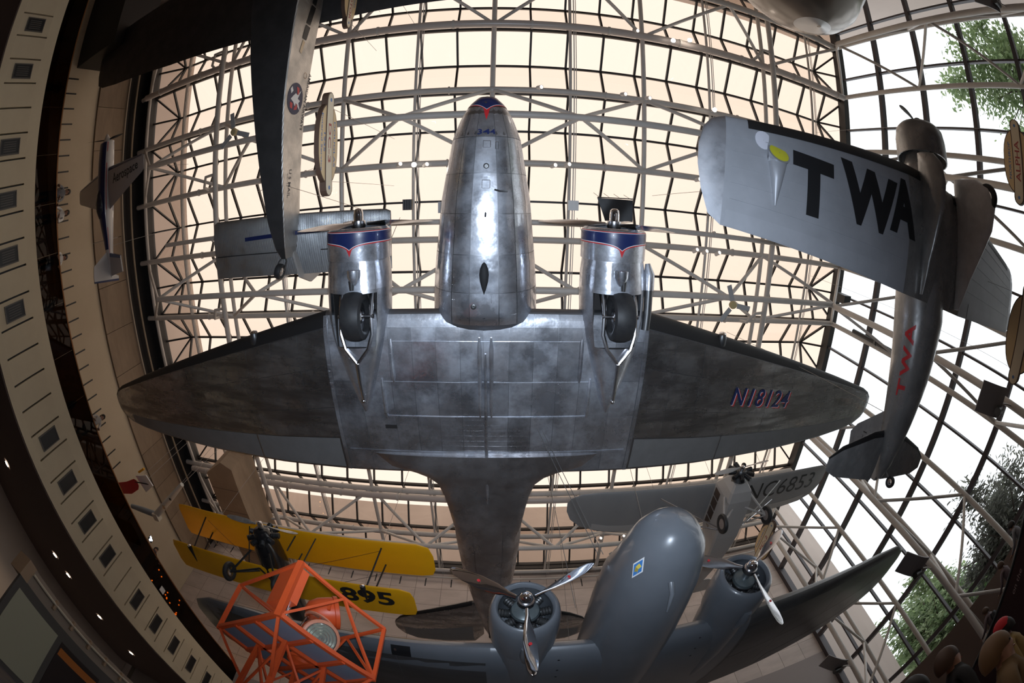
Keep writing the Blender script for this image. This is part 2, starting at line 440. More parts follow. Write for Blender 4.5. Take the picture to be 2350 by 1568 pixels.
# --- balcony
bal = struct('wall_balcony', 'cream balcony front with dark slots and square vents', 'balcony')
BX = -13.0
part('deck', MB().b2((XL, YF, 6.05), (BX - .35, YB, 6.43)), SOFFIT, bal)
part('soffit', MB().b2((-20.8, YF, 4.2), (BX - .05, YB, 4.3)), SOFFIT, bal)
part('recess', MB().b2((BX - .35, YF, 4.3), (BX - .12, YB, 6.43)), BLACK, bal)
part('top_band', MB().b2((BX - .13, YF, 5.95), (BX, YB, 6.43)), PLASTER, bal)
part('bottom_band', MB().b2((BX - .13, YF, 4.24), (BX, YB, 4.55)), PLASTER, bal)
GRY = [-7.21, -5.69, -3.44, -1.95, -.44, 1.06, 4.82, 6.32, 7.84, 9.33, 11.57, 13.05, 14.56, 16.07, 17.56]
n = -19
pm = mesh('front_panel', MB().b2((-.13, .027, 4.55), (0, .725, 5.95)), (0, 0, 0), (PLASTER,))
while .69 + .752 * n < YB - .8:
    link('front_panel', pm, bal, (BX, .69 + .752 * n, 0)); n += 1
LOUV = mat('vent_louver', (.10, .09, .08), .5)
for i, gy in enumerate(GRY):
    g = part('vent_grille', MB().b2((BX - .02, gy - .21, 4.86), (BX + .012, gy + .21, 5.62)), BLACK, bal)
    fr = MB()
    for a, b in (((gy - .235, 4.83), (gy - .2, 5.65)), ((gy + .2, 4.83), (gy + .235, 5.65)), ((gy - .2, 4.83), (gy + .2, 4.865)), ((gy - .2, 5.615), (gy + .2, 5.65))):
        fr.b2((BX, a[0], a[1]), (BX + .03, b[0], b[1]))
    part('vent_frame', fr, LOUV, g)
    if gy < 2:
        for q in range(5): part('louver', MB().b2((BX + .012, gy - .13 + .065 * q - .012, 4.98), (BX + .024, gy - .13 + .065 * q + .012, 5.5)), LOUV, g)
part('under_wall', MB().b2((-20.9, YF, -1.6), (-20.7, YB, 4.2)), mat('under_balcony_wall', (.16, .14, .13), .85), bal)
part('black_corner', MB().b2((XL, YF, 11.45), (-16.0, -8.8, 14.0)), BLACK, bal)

rail = thing('glass_railing', 'brown tinted glass balcony railing with thin bronze handrail', 'railing')
BRONZE = mat('bronze_rail', (.22, .09, .03), .35, .6)
yy = YF
while yy < YB - .2:
    part('glass_panel', MB().b2((BX - .075, yy + .003, 6.43), (BX - .06, min(yy + 1.5, YB) - .003, 7.39)), RAILGLASS, rail); yy += 1.5
part('handrail', MB().b2((BX - .1, YF, 7.39), (BX - .035, YB, 7.44)), BRONZE, rail)

pier = MB(); pier.prism([(-14.6, 11.75), (-13.35, 10.95), (-12.75, 11.3), (-12.75, YB), (-14.6, YB)], lambda u, v, w: (u, v, 14.0 + w), 2.1)
pr = tag(link('trim_1', mesh('trim_1', pier, WZ, (TAN,))), 'tan stone slab soffit jutting over the yellow biplane', 'stone soffit', kind='structure')
for i in range(5):
    part('joint', MB().b2((-14.6, 12.6 + 1.5 * i, 13.99 + ZC), (-12.75, 12.63 + 1.5 * i, 14.02 + ZC)), mat('stone_joint', (.16, .11, .08), .9), pr)

sill = sbox('wall_right', (16.4, YF, -1.6), (17.1, YB, 1.55), mat('brown_wall', (.17, .125, .105), .8), 'low brown wall under the window panes', 'wall')
# --- white tubular trusses: three chords, bent down along the window wall
TN = [-.45 + 5.95 * n for n in range(-3, 4)]
BN = [-3.425 + 5.95 * n for n in range(-2, 4)]
ZT, ZB2 = 16.7, 14.37
def truss(ym, label, thick=.13, half=False):
    t = thing('roof_truss', label, 'truss', group='white tube trusses under the skylight')
    ys = (ym - 1.485, ym + 1.485)
    for q, y in enumerate(ys):
        tc = part('top_chord', MB().tube([(XL + .4, y, ZT), (16.75, y, ZT)], thick if q == 0 else .13, 10), WHITE_STEEL, t)
        for x in (-14.0, -8.0, -2.1, 3.9, 9.8): part('flange', MB().tube([(x - .03, y, ZT), (x + .03, y, ZT)], (thick if q == 0 else .13) + .035, 10), WHITE_STEEL, tc)
        part('wall_chord', MB().tube([(16.8, y, ZT + .1), (16.8, y, -1.6)], .12, 10), WHITE_STEEL, t)
    part('bottom_chord', MB().tube([(BN[0], ym, ZB2), (BN[-1] - .35, ym, ZB2), (BN[-1] - .1, ym, ZB2 - .12), (14.05, ym, ZB2 - .5), (14.0, ym, -1.6)], .125, 10), WHITE_STEEL, t)
    for bx in BN:
        for tx in TN:
            if abs(tx - bx) < 3.2:
                for y in ys: part('brace', MB().tube([(bx, ym, ZB2), (min(tx, 16.8), y, ZT)], .075, 8), WHITE_STEEL, t)
    for zi in (8.15, 2.2):
        for zo in (zi + 2.97, zi - 2.97):
            for y in ys: part('brace', MB().tube([(14.0, ym, zi), (16.8, y, max(zo, -1.5))], .07, 8), WHITE_STEEL, t)
    for y in ys: part('brace', MB().tube([(14.0, ym, 14.0), (16.8, y, 11.12)], .07, 8), WHITE_STEEL, t)
    return t
truss(-8.81, 'white tube truss beside the frame top, across the corrugated trimotor wing', .13)
truss(-2.87, 'white tube truss crossing right over the polished airliner nose')
truss(3.07, 'white tube truss crossing over the polished airliner engines and wheels')
truss(9.01, 'white tube truss hidden mostly above the polished airliner wing')
truss(14.95, 'white tube truss farthest back, above the yellow biplane', .15)
wt = thing('roof_beam', 'single white tube beam along the top of the marble slab wall', 'beam')
part('tube', MB().tube([(XL + .4, 19.3, 16.6), (16.9, 19.3, 16.6)], .12, 10), WHITE_STEEL, wt)
part('lower_tube', MB().tube([(XL + .4, 19.45, 16.15), (16.9, 19.45, 16.15)], .05, 8), WHITE_STEEL, wt)
for y, lab in ((-7.3, 'thick flanged white pipe high over the corrugated trimotor tail side'), (13.5, 'thick flanged white pipe high over the yellow biplane')):
    p = thing('flanged_pipe', lab, 'pipe')
    part('pipe', MB().tube([(-18.2, y + .1, 16.35), (16.5, y + .1, 16.35)], .17, 12), mat('pale_pipe', (.52, .46, .42), .3), p)
    for x in range(-17, 17, 3): part('collar', MB().tube([(x - .04, y + .1, 16.35), (x + .04, y + .1, 16.35)], .2, 12), WHITE_STEEL, p)
p = thing('flanged_pipe', 'loose white pipe hanging between the airliner propeller and the corrugated tail', 'pipe')
part('pipe', MB().tube([(-15.1, .78, 15.2), (12.1, .86, 15.2)], .1, 10), WHITE_STEEL, p)
for x in (-12, -8, -4, 0, 4, 8, 11): part('collar', MB().tube([(x - .03, .82, 15.2), (x + .03, .82, 15.2)], .13, 10), WHITE_STEEL, p)
for i in range(13):
    x = -.45 + 2.975 * (i - 6)
    if not XL + .5 < x < 16: continue
    th = (i % 2 == 0)
    nth = ('first', 'second', 'third', 'fourth', 'fifth', 'sixth', 'seventh')[i // 2]
    p = thing('purlin', ('heavy' if th else 'slender') + ' white tube crossing the trusses, %s of its kind from the balcony' % nth, 'tube', group='purlins on truss nodes' if th else 'purlins between truss nodes')
    part('tube', MB().tube([(x, YF + .1, ZT + .08), (x, YB - .1, ZT + .08)], .1 if th else .062, 8), WHITE_STEEL, p)
    if not th:
        part('conduit', MB().tube([(x + .14, YF, ZT + .02), (x + .14, YB, ZT + .02)], .022, 6), WHITE_STEEL, p)
        part('conduit', MB().tube([(x + .22, YF, ZT + .02), (x + .22, YB, ZT + .02)], .016, 6), WHITE_STEEL, p)
for x, lab in ((11.45, 'low heavy white tube near the window wall'), (-12.35, 'low heavy white tube near the balcony side')):
    p = thing('purlin', lab + ' running nose to tail', 'tube')
    part('tube', MB().tube([(x, YF + .1, 15.95), (x, YB - .1, 15.95)], .13, 10), WHITE_STEEL, p)
    for y in (-8.8, -2.9, 3.1, 9.0, 15.0):
        part('bracket', MB().tube([(x, y + .9, 15.95), (x - .55, y + .95, 15.9), (x - .8, y + 1.4, 16.1), (x - .9, y + 1.485, 16.6)], .07, 8), WHITE_STEEL, p)
for x in (-18.65, -18.9):
    p = thing('conduit', 'thin pale pipe along the balcony-side skylight edge, %s the wall' % ('farther from' if x > -18.8 else 'nearer to'), 'pipe', group='edge pipes on the balcony side')
    part('pipe', MB().tube([(x, YF, 15.9 - (x + 18.65)), (x, YB, 15.9 - (x + 18.65))], .05, 8), mat('yellowed_pipe', (.30, .24, .17), .5), p)
# ---------------------------------------------------------------- aircraft helpers
def foil(c, t, camber=.02):
    yt = 5 * t * (.2969 * math.sqrt(max(c, 0)) - .126 * c - .3516 * c * c + .2843 * c ** 3 - .1036 * c ** 4)
    yc = camber * (2 * .4 * c - c * c) / .16 if c < .4 else camber * (.2 + .8 * c - c * c) / .36
    return yc + yt, yc - yt
CS = [0, .008, .03, .07, .13, .22, .34, .48, .62, .76, .88, 1.]
class Wing:
    """table rows: x, leading edge y, trailing edge y, leading edge z, thickness ratio (given for both sides of the centre line)"""
    def __init__(s, tab, camber=.02): s.tab = sorted(tab); s.cam = camber
    def at(s, x):
        return [interp(s.tab, x, j) for j in (1, 2, 3, 4)]
    def pt(s, x, c, side=-1, off=0.):
        a, b, z, t = s.at(x); u, l = foil(c, t, s.cam); ch = b - a
        return (x, a + c * ch, z + (u if side > 0 else l) * ch + side * off)
    def low(s, x, y, off=0.):
        a, b, z, t = s.at(x); c = min(max((y - a) / (b - a), 0), 1); return s.pt(x, c, -1, off)
    def ring(s, x, c0=0, c1=1., off=0.):
        cs = [c for c in CS if c0 < c < c1]; cs = [c0] + cs + [c1]
        lo = [s.pt(x, c, -1, off) for c in cs]; up = [s.pt(x, c, 1, off) for c in cs]
        return lo + up[::-1][(1 if c1 == 1 else 0):(-1 if c0 == 0 else None)] if c0 == 0 else lo + up[::-1]
    def body(s, xs, c0=0, c1=1., off=0.):
        return MB().loft([s.ring(x, c0, c1, off) for x in xs], True)
    def shell(s, xs, cs, off=.004, side=-1, th=.004):
        """sheet that follows the surface, with thin edges"""
        g = [[s.pt(x, c, side, off) for c in cs] for x in xs]
        mb = MB(); nx, nc = len(xs), len(cs)
        mb.add([p for r in g for p in r], [(i * nc + k, i * nc + k + 1, (i + 1) * nc + k + 1, (i + 1) * nc + k) for i in range(nx - 1) for k in range(nc - 1)], True)
        rim = g[0] + [r[-1] for r in g[1:]] + g[-1][::-1][1:] + [r[0] for r in g[::-1][1:-1]]
        low = [(p[0], p[1], p[2] - side * th) for p in rim]; m = len(rim)
        mb.add(rim + low, [(i, (i + 1) % m, m + (i + 1) % m, m + i) for i in range(m)])
        return mb
def frange(a, b, n): return [a + (b - a) * i / n for i in range(n + 1)]
class Hull:
    """fuselage rows: y, half width, bottom z, top z; superellipse sections"""
    def __init__(s, tab, p=2.4, n=28, x0=0.): s.tab = tab; s.p = p; s.n = n; s.x0 = x0
    def pt(s, y, a, off=0.):
        """a = angle from the keel, positive towards +x"""
        w = interp(s.tab, y, 1) + off; zb = interp(s.tab, y, 2) - off; zt = interp(s.tab, y, 3) + off
        sx, cz = math.sin(a), -math.cos(a); e = 2 / (s.p(y) if callable(s.p) else s.p)
        return (s.x0 + w * math.copysign(abs(sx) ** e, sx), y, (zb + zt) / 2 + (zt - zb) / 2 * math.copysign(abs(cz) ** e, cz))
    def body(s, ys=None, skip=None):
        ys = ys or [r[0] for r in s.tab]
        return MB().loft([[s.pt(y, 2 * math.pi * k / s.n) for k in range(s.n)] for y in ys], True, skip=skip)
    def shell(s, y0, y1, a0, a1, off=.004, ny=4, na=4):
        g = [[s.pt(lerp(y0, y1, i / ny), lerp(a0, a1, k / na), off) for k in range(na + 1)] for i in range(ny + 1)]
        mb = MB(); nc = na + 1
        mb.add([p for r in g for p in r], [(i * nc + k, i * nc + k + 1, (i + 1) * nc + k + 1, (i + 1) * nc + k) for i in range(ny) for k in range(na)], True)
        return mb
def blade(r, w, ang, hub=(0, 0, 0), twist=35., root=.12):
    """propeller blade in the x-z plane, thrust along -y"""
    d = Vector((math.cos(ang), 0, math.sin(ang))); side = Vector((-math.sin(ang), 0, math.cos(ang))); f = Vector((0, 1, 0))
    rings = []
    for q, (t, ww, th, tw) in enumerate(((root, .32, .26, 1.), (.22, .42, .22, 1.), (.38, .85, .13, .85), (.6, 1., .085, .65), (.8, .92, .06, .5), (.93, .66, .045, .42), (.985, .38, .03, .4), (1., .08, .02, .4))):
        a = R_(twist * 1.6 * tw - 12)
        u = side * math.cos(a) + f * math.sin(a); v = d.cross(u)
        c = Vector(hub) + d * r * t
        rings.append([c + u * (w * ww / 2 * math.cos(2 * math.pi * k / 10)) + v * (w * th / 2 * math.sin(2 * math.pi * k / 10)) for k in range(10)])
    return MB().loft(rings, True)
def wheel_parts(parent, c, r, w, axis=(1, 0, 0), hubm=None, name='wheel', flat=False):
    prof = [(-w * .3, r * .52), (-w * .46, r * .66), (-w * .5, r * .8), (-w * .42, r * .93), (-w * .2, r * .99), (0, r), (w * .2, r * .99), (w * .42, r * .93), (w * .5, r * .8), (w * .46, r * .66), (w * .3, r * .52)]
    t = part(name, MB().lathe(prof, c, axis, 28), RUBBER, parent)
    part('hub', MB().lathe([(-w * .34, .02), (-w * .36, r * .2), (-w * .26, r * .3), (-w * .3, r * .54), (w * .3, r * .54), (w * .26, r * .3), (w * .36, r * .2), (w * .34, .02)], c, axis, 20), hubm or STEEL, parent if flat else t)
    return t
def cable(parent, a, b, r=.008):
    return part('cable', MB().tube([a, b], r, 5), CABLE, parent)
def radial(parent, c, r, n=9, m=None, depth=.3, case=.45, flat=False):
    e = part('engine', MB().lathe([(-depth * .5, .02), (-depth * .5, r * case * .7), (-depth * .2, r * case), (depth * .5, r * case), (depth * .5, .02)], c, (0, 1, 0), 20), IRON, parent)
    for i in range(n):
        a = 2 * math.pi * i / n + .2
        d = Vector((math.cos(a), 0, math.sin(a))); p0 = Vector(c) + d * r * case * .8; p1 = Vector(c) + d * r
        cy = MB(); k = 6
        pts = []; rs = []
        for q in range(k * 2):
            pts.append(p0.lerp(p1, q / (k * 2 - 1))); rs.append(r * (.15 if q % 2 else .185))
        cy.tube(pts, rs, 10)
        part('cylinder', cy, m or BLACK, parent if flat else e)
    return e

# ---------------------------------------------------------------- polished twin-engined airliner
ALU = skin_mat('polished_aluminium', (.70, .73, .79), .22, objrand=.25, wave=.45, rvar=.1, scratch=.47)
ALU_OUT = skin_mat('reflection_mottled_aluminium', (.52, .51, .505), .26, objrand=.14, wave=.4, rvar=.12, rivets=False, stretch=(.35, 2.2, 1), vs=1.6, tint=(.5, .49, .49), scratch=.3)  # tone patches stand in for mottled reflections on the outer wings
ALU_AFT = skin_mat('aft_aluminium', (.50, .49, .50), .3, objrand=.12, wave=.25, rvar=.1, rivets=False)
ALU_BASE = mat('seam_aluminium', (.35, .36, .38), .4, 1.)
GREYFAB = mat('grey_doped_fabric', (.17, .165, .16), .55, col2=(.15, .145, .14), vscale=3)
BOOT = mat('black_deicer_rubber', (.014, .013, .013), .5)

dc = thing('airliner', 'polished silver twin-engined airliner hanging overhead, belly towards the viewer', 'airplane', (-.36, -2.43, 9.07), (0, 0, -.9))
FUS = Hull([(0, .02, .9, .94), (.06, .2, .68, 1.17), (.24, .38, .47, 1.42), (.51, .55, .3, 1.68), (1.04, .755, .08, 2.02), (1.76, .88, -.06, 2.3), (2.46, 1.0, -.14, 2.45), (3.2, 1.07, -.19, 2.5), (3.93, 1.145, -.22, 2.5), (4.6, 1.19, -.23, 2.5), (4.95, 1.2, -.2, 2.5), (5.12, 1.21, -.1, 2.5), (5.3, 1.22, .12, 2.5), (5.6, 1.22, .35, 2.5), (9.0, 1.2, .33, 2.5), (9.6, 1.14, .25, 2.48), (10.5, 1.08, .27, 2.42), (12.5, 1.02, .5, 2.3), (14., .92, .72, 2.2), (15.4, .77, .9, 2.1), (17, .55, 1.08, 1.98), (18.6, .28, 1.26, 1.82), (19.5, .05, 1.45, 1.62)], lambda y: 2.4 if y < 8 else 3.3 if y < 15 else 2.8)
FYS = [r[0] for r in FUS.tab]
part('fuselage', FUS.body(sorted(set(FYS + [.13, .36, .75, 1.4, 2.1, 2.8, 3.6]))), ALU_BASE, dc)
def fpanel(y0, y1, a0, a1, m=ALU, name='skin_panel'):
    part(name, FUS.shell(y0 + .006, y1 - .006, a0 + .006, a1 - .006, .006, 9 if 4.3 < y0 < 5 else max(3, int((y1 - y0) / .22)), 5), m, dc)
FB = [-2.2, -1.5, -.95, -.55, -.2, .2, .55, .95, 1.5, 2.2]
for y0, y1 in ((.36, 1.1), (1.1, 1.9), (1.9, 2.75), (2.75, 3.6), (3.6, 4.4), (4.4, 5.14)):
    for a0, a1 in zip(FB, FB[1:]): fpanel(y0, y1, a0, a1)
for y0, y1 in ((10.5, 11.2), (11.2, 12.7), (12.7, 14.2), (14.2, 15.8), (15.8, 17.2), (17.2, 18.6)):
    for a0, a1 in zip([-2.2, -1.3, -.75, -.25, .25, .75, 1.3, 2.2], [-1.3, -.75, -.25, .25, .75, 1.3, 2.2]): fpanel(y0, y1, a0, a1, ALU_AFT)
# navy nose cap, red line and spear
def nose_b(a): return .29 + .14 * math.exp(-abs(a) / .2)
def strip(fn0, fn1, a0, a1, off, hull, m, name, parent, n=48):
    mb = MB(); vs = []
    for i in range(n + 1):
        a = lerp(a0, a1, i / n)
        y0, y1 = fn0(a), fn1(a)
        for q in range(5): vs.append(hull(lerp(y0, y1, q / 4), a, off))
    mb.add(vs, [(i * 5 + q, i * 5 + q + 1, i * 5 + q + 6, i * 5 + q + 5) for i in range(n) for q in range(4)], True)
    return part(name, mb, m, parent)
strip(lambda a: .001, nose_b, -math.pi, math.pi, .009, FUS.pt, NAVY, 'nose_cap', dc)
strip(nose_b, lambda a: nose_b(a) + .012, -math.pi, math.pi, .010, FUS.pt, WHITE, 'white_pinstripe', dc)
strip(lambda a: nose_b(a) + .012, lambda a: nose_b(a) + .032 + .24 * math.exp(-(a / .05) ** 2), -math.pi, math.pi, .011, FUS.pt, RED, 'red_spear', dc, 160)
lettering('fleet_number', '344', (-.13, -.05, .15, .07), lambda u, v, w: FUS.pt(1.0 - v, math.atan2(u, .75) if abs(u) > 1e-6 else 0, .012), NAVY, dc, bold=.02)

WT = [(0, 4.86, 9.28, .36, .15), (3.74, 4.88, 9.33, .36, .15), (6, 5.5, 9.45, .56, .145), (9, 6.33, 9.48, .82, .135), (11.6, 7.06, 9.43, 1.05, .125), (13, 7.48, 9.33, 1.17, .115), (13.8, 7.72, 9.2, 1.24, .11), (14.25, 7.93, 9.0, 1.28, .10), (14.48, 8.15, 8.75, 1.3, .08), (14.54, 8.4, 8.5, 1.31, .05)]
W3 = Wing([r for r in WT] + [(-r[0],) + r[1:] for r in WT[1:]])
XS = [r[0] for r in WT]
part('center_wing', W3.body(frange(-3.74, 3.74, 8)), ALU_BASE, dc)
for sg in (-1, 1):
    ow = part('outer_wing', W3.body([sg * x for x in XS[1:]]), ALU_BASE, dc)
    part('joint_strip', MB().loft([W3.ring(sg * (3.74 + d), .02, 1, .012) for d in (-.05, .05)], True), ALU, dc)
    xs = [3.8, 4.6, 5.5, 6.4, 7.3, 8.2, 9.2, 10.2, 11.2, 12.2, 13.2]
    for x0, x1 in zip(xs, xs[1:]):
        for c0, c1 in ((.085, .3), (.3, .55), (.55, .755)):
            part('skin_panel', W3.shell(frange(sg * (x0 + .004), sg * (x1 - .004), 3), frange(c0 + .002, c1 - .002, 4), .004), ALU_OUT, ow)
    for x0, x1, nm in ((3.85, 6.7, 'flap'), (6.75, 13.6, 'aileron')):
        part(nm, W3.shell(frange(sg * x0, sg * x1, 8), frange(.765, .985, 3), .006), GREYFAB, ow)
    part('tip_skin', W3.shell([sg * x for x in (13.21, 13.5, 13.8, 14.1, 14.35)], frange(.06, .95, 6), .004), ALU_OUT, ow)
    part('deicer_boot', W3.body([sg * x for x in XS[1:]], 0, .08, .008), BOOT, ow)
    ll = part('landing_light', MB().lathe([(0, .02), (.02, .1), (.1, .13), (.3, .13), (.36, .08)], W3.pt(sg * 6.05, .02, -1, .03)[:1] + (5.46, .5), (0, 1, 0), 18), IRON, ow)
    part('lens', MB().lathe([(-.03, .01), (-.02, .08), (.01, .11)], (sg * 6.05, 5.45, .5), (0, 1, 0), 18), CHROME, ll)
# centre section skins
cx = [-3.68, -3.0, -2.2, -1.65, -1.1, -.55, -.02, .55, 1.1, 1.65, 2.2, 3.0, 3.68]
for x0, x1 in zip(cx, cx[1:]):
    for c0, c1 in ((.02, .085), (.085, .155), (.155, .38), (.38, .6), (.6, .85), (.85, .99)):
        part('skin_panel', W3.shell(frange(x0 + .004, x1 - .004, 3), frange(c0 + .001, c1 - .001, 4), .004), ALU, dc)
def on_wing(x, y, off=0.): return Vector(W3.low(x, y, off))
for x, a, b, r in ((-.115, 5.47, 7.5, .05), (.15, 5.47, 7.5, .05), (.02, 5.85, 10.3, .042), (-2.13, 5.5, 6.57, .05), (2.19, 5.5, 6.57, .05), (-2.42, 6.48, 7.58, .05), (2.45, 6.48, 7.54, .05)):
    pts = [on_wing(x, min(y, 9.2), .02) if y < 9.25 else Vector(FUS.pt(y, 0, .03)) + Vector((x, 0, 0)) for y in frange(a, b, 8)]
    part('keel_tube', MB().tube(pts, [r * .4] + [r] * 7 + [r * .4], 8), ALU, dc)
for y, x0, x1 in ((5.56, -2.1, 2.15), (6.56, -2.4, 2.42), (7.5, -2.4, 2.42), (8.6, -3.6, 3.6)):
    part('seam_strip', MB().tube([on_wing(x, y, .006) for x in frange(x0, x1, 6)], .014, 6), ALU, dc)
part('drain_panel', W3.shell(frange(-2.5, -2.2, 2), frange(.655, .68, 2), .012), DARK, dc)
fl = MB(); rings = []
for y, w in ((8.7, 2.9), (9.1, 2.5), (9.3, 1.85), (9.45, 1.52), (9.7, 1.3), (10.1, 1.16), (10.6, 1.07), (11.3, .98), (12.2, .8)):
    zb = interp(FUS.tab, y, 2) + (.06 if y > 12 else .0); zb = zb if y > 9.5 else .2
    rings.append([(w * math.cos(t), y, zb + .085 + .1 * math.sin(t)) for t in frange(0, 2 * math.pi, 20)[:-1]])
fl.loft(rings, True); part('wing_fillet', fl, ALU_AFT, dc)
# registration
def regfn(dx, dy):
    return lambda u, v, w: W3.low(6.72 + u + dx + v * .12, 7.52 + .152 * u - v + dy, .008 + w)
for nm, dx, dy, m, bd, off in (('registration_shadow', .07, .055, RED, .01, .004), ('registration_outline', .022, .018, WHITE, .01, .007), ('registration', 0, 0, NAVY, .01, .01)):
    lettering(nm, 'N18124', (0, 0, 2.42, .56), regfn(dx, dy), m, dc, bold=bd, spacing=1.12, th=off)
# nacelles
COWLP = lambda y, a, off: (math.sin(a) * (.745 + off) * (1 if y > 3.12 else (.8 + .2 * math.sqrt(max(0, 1 - ((3.12 - y) / .14) ** 2)))), y, .62 - math.cos(a) * (.745 + off) * (1 if y > 3.12 else (.8 + .2 * math.sqrt(max(0, 1 - ((3.12 - y) / .14) ** 2)))))
NACT = [(3.68, .70, -.09, 1.33), (4.0, .74, -.13, 1.3), (4.4, .755, -.2, 1.25), (5.0, .74, -.27, 1.15), (5.5, .66, -.3, 1.05), (6.0, .52, -.27, .95), (6.5, .36, -.2, .8), (7.0, .2, -.1, .6), (7.32, .04, 0.0, .4)]
for sg, base in ((-1, 1.0), (1, 0)):
    x0 = sg * 2.9
    na = bpy.data.objects.new('nacelle', None); COL.objects.link(na); na.parent = dc; na.location = (x0, 0, 0)
    cb = MB()
    cb.loft([[COWLP(y, 2 * math.pi * k / 32, 0) for k in range(32)] for y in (2.985, 3.0, 3.03, 3.07, 3.12, 3.3, 3.5, 3.7)] , False)
    cb.loft([[(x * .965, y, .62 + (z - .62) * .965) for x, y, z in [COWLP(yy, 2 * math.pi * k / 32, 0) for k in range(32)]] for yy in (3.7, 3.12, 2.99)], False)
    part('cowling', cb, ALU, na)
    cb_b = lambda a: 3.29 + .15 * math.exp(-abs(a) / .22)
    strip(lambda a: 3.05, lambda a: 3.065, -math.pi, math.pi, .004, COWLP, RED, 'red_line', na)
    strip(lambda a: 3.065, lambda a: 3.075, -math.pi, math.pi, .004, COWLP, WHITE, 'white_line', na)
    strip(lambda a: 3.075, cb_b, -math.pi, math.pi, .005, COWLP, NAVY, 'navy_band', na, 96)
    strip(cb_b, lambda a: cb_b(a) + .014, -math.pi, math.pi, .006, COWLP, WHITE, 'white_pinstripe', na, 96)
    strip(lambda a: cb_b(a) + .014, lambda a: cb_b(a) + .038 + .12 * math.exp(-(a / .05) ** 2), -math.pi, math.pi, .007, COWLP, RED, 'red_spear', na, 160)
    N = Hull(NACT, 2.25, 40)
    ysn = [3.68, 3.85, 4.0, 4.2, 4.4, 4.6, 4.8, 5.0, 5.2, 5.4, 5.6, 5.8, 6.0, 6.25, 6.5, 6.75, 7.0, 7.2, 7.32]
    part('nacelle_body', N.body(ysn, skip=lambda i, k: 4.35 < (ysn[i] + ysn[i + 1]) / 2 < 5.65 and min((k + .5) % 40, 40 - (k + .5) % 40) < 5.1), ALU, na)
    well = MB(); well.b2((-.5, 4.3, .42), (.5, 5.7, .44)); well.b2((-.52, 4.3, .03), (-.5, 5.7, .44)); well.b2((.5, 4.3, .03), (.52, 5.7, .44)); well.b2((-.5, 4.28, .0), (.5, 4.3, .44)); well.b2((-.5, 5.7, .0), (.5, 5.72, .44))
    part('wheel_well', well, DARK, na)
    for a0, a1 in ((-1.4, -.75), (-.75, -.25), (-.25, .25), (.25, .75), (.75, 1.4)):
        part('skin_panel', N.shell(3.72, 4.32, a0 + .01, a1 - .01, .005), ALU, na)
    wx = .06
    wheel_parts(na, (wx, 4.9, -.14), .56, .48, flat=True)
    for q in (-1, 1):
        part('fork_leg', MB().tube([(wx + q * .36, 4.9, -.14), (wx + q * .37, 5.3, -.2), (wx + q * .27, 5.62, -.28), (wx, 5.95, -.34)], .045, 8), STEEL, na)
    part('drag_strut', MB().tube([(wx, 5.93, -.34), (wx, 6.4, -.3), (wx * 1.2, 6.9, -.22)], [.06, .05, .04], 8), STEEL, na)
    for q in (-1, 1):
        part('shock_strut', MB().tube([(wx + q * .36, 4.9, -.14), (wx + q * .36, 4.62, .02), (wx + q * .37, 4.4, .15)], [.05, .075, .085], 10), STEEL, na)
    part('axle', MB().tube([(wx - .42, 4.9, -.14), (wx + .42, 4.9, -.14)], .05, 10), STEEL, na)
    part('pivot', MB().ball((wx, 6.92, -.22), .06, 10, 6), STEEL, na)
    sc = MB().lathe([(0, .13), (.02, .155), (.16, .15), (.28, .1), (.34, .05)], (sg * -.05 + .05, 3.86, -.18), (0, 1, -.12), 20); part('oil_scoop', sc, ALU, na)
    part('scoop_drain', MB().tube([(.05, 4.1, -.24), (.05, 4.3, -.25)], [.07, .05], 10), IRON, na)
    if sg > 0:
        part('exhaust_fairing', MB().tube([(.76, 3.75, .3), (.8, 4.0, .25), (.8, 4.35, .2)], [.06, .13, .12], 12), ALU, na)
        part('exhaust_pipe', MB().tube([(.8, 4.33, .2), (.79, 4.9, .12), (.76, 5.25, .06)], .1, 12), IRON, na)
    pr = bpy.data.objects.new('propeller', None); COL.objects.link(pr); pr.parent = dc; pr.location = (x0, 0, .62)
    part('dome', MB().lathe([(2.56, .005), (2.565, .06), (2.6, .1), (2.7, .115), (2.86, .115), (2.88, .13)], (0, 0, 0), (0, 1, 0), 20), CHROME, pr)
    part('hub', MB().lathe([(2.84, .02), (2.85, .16), (2.98, .17), (3.06, .12), (3.3, .1)], (0, 0, 0), (0, 1, 0), 20), STEEL, pr)
    for q in range(3):
        a = (0 if sg < 0 else math.pi) + q * 2 * math.pi / 3
        part('blade', blade(1.74, .26, a, (0, 2.92, 0)), STEEL, pr)
    radial(na, (0, 3.35, .62), .66, flat=True)
part('antenna_housing', MB().loft([[(.1 * s * math.cos(t), y, -.24 + .09 * s * math.sin(t)) for t in frange(0, 2 * math.pi, 16)[:-1]] for y, s in ((3.74, .05), (3.78, .45), (3.88, .85), (4.0, 1), (4.15, .85), (4.3, .45), (4.42, .03))], True), mat('matte_black_fibre', (.015, .015, .016), .75), dc)
part('drain_mast', MB().tube([(.02, 2.72, -.14), (.02, 2.8, -.28)], .02, 6), IRON, dc)
part('pitot_mast', MB().tube([(.2, 2.25, -.14), (.3, 2.28, -.22), (.46, 2.28, -.22)], .02, 6), IRON, dc)
for x, y in ((.02, 1.75), (-.22, 4.68)):
    part('inspection_ring', MB().lathe([(0, .055), (.01, .06), (.02, .04), (.015, .01)], (x, y, FUS.pt(y, 0, .012)[2]), (0, 0, -1), 14), IRON, dc)
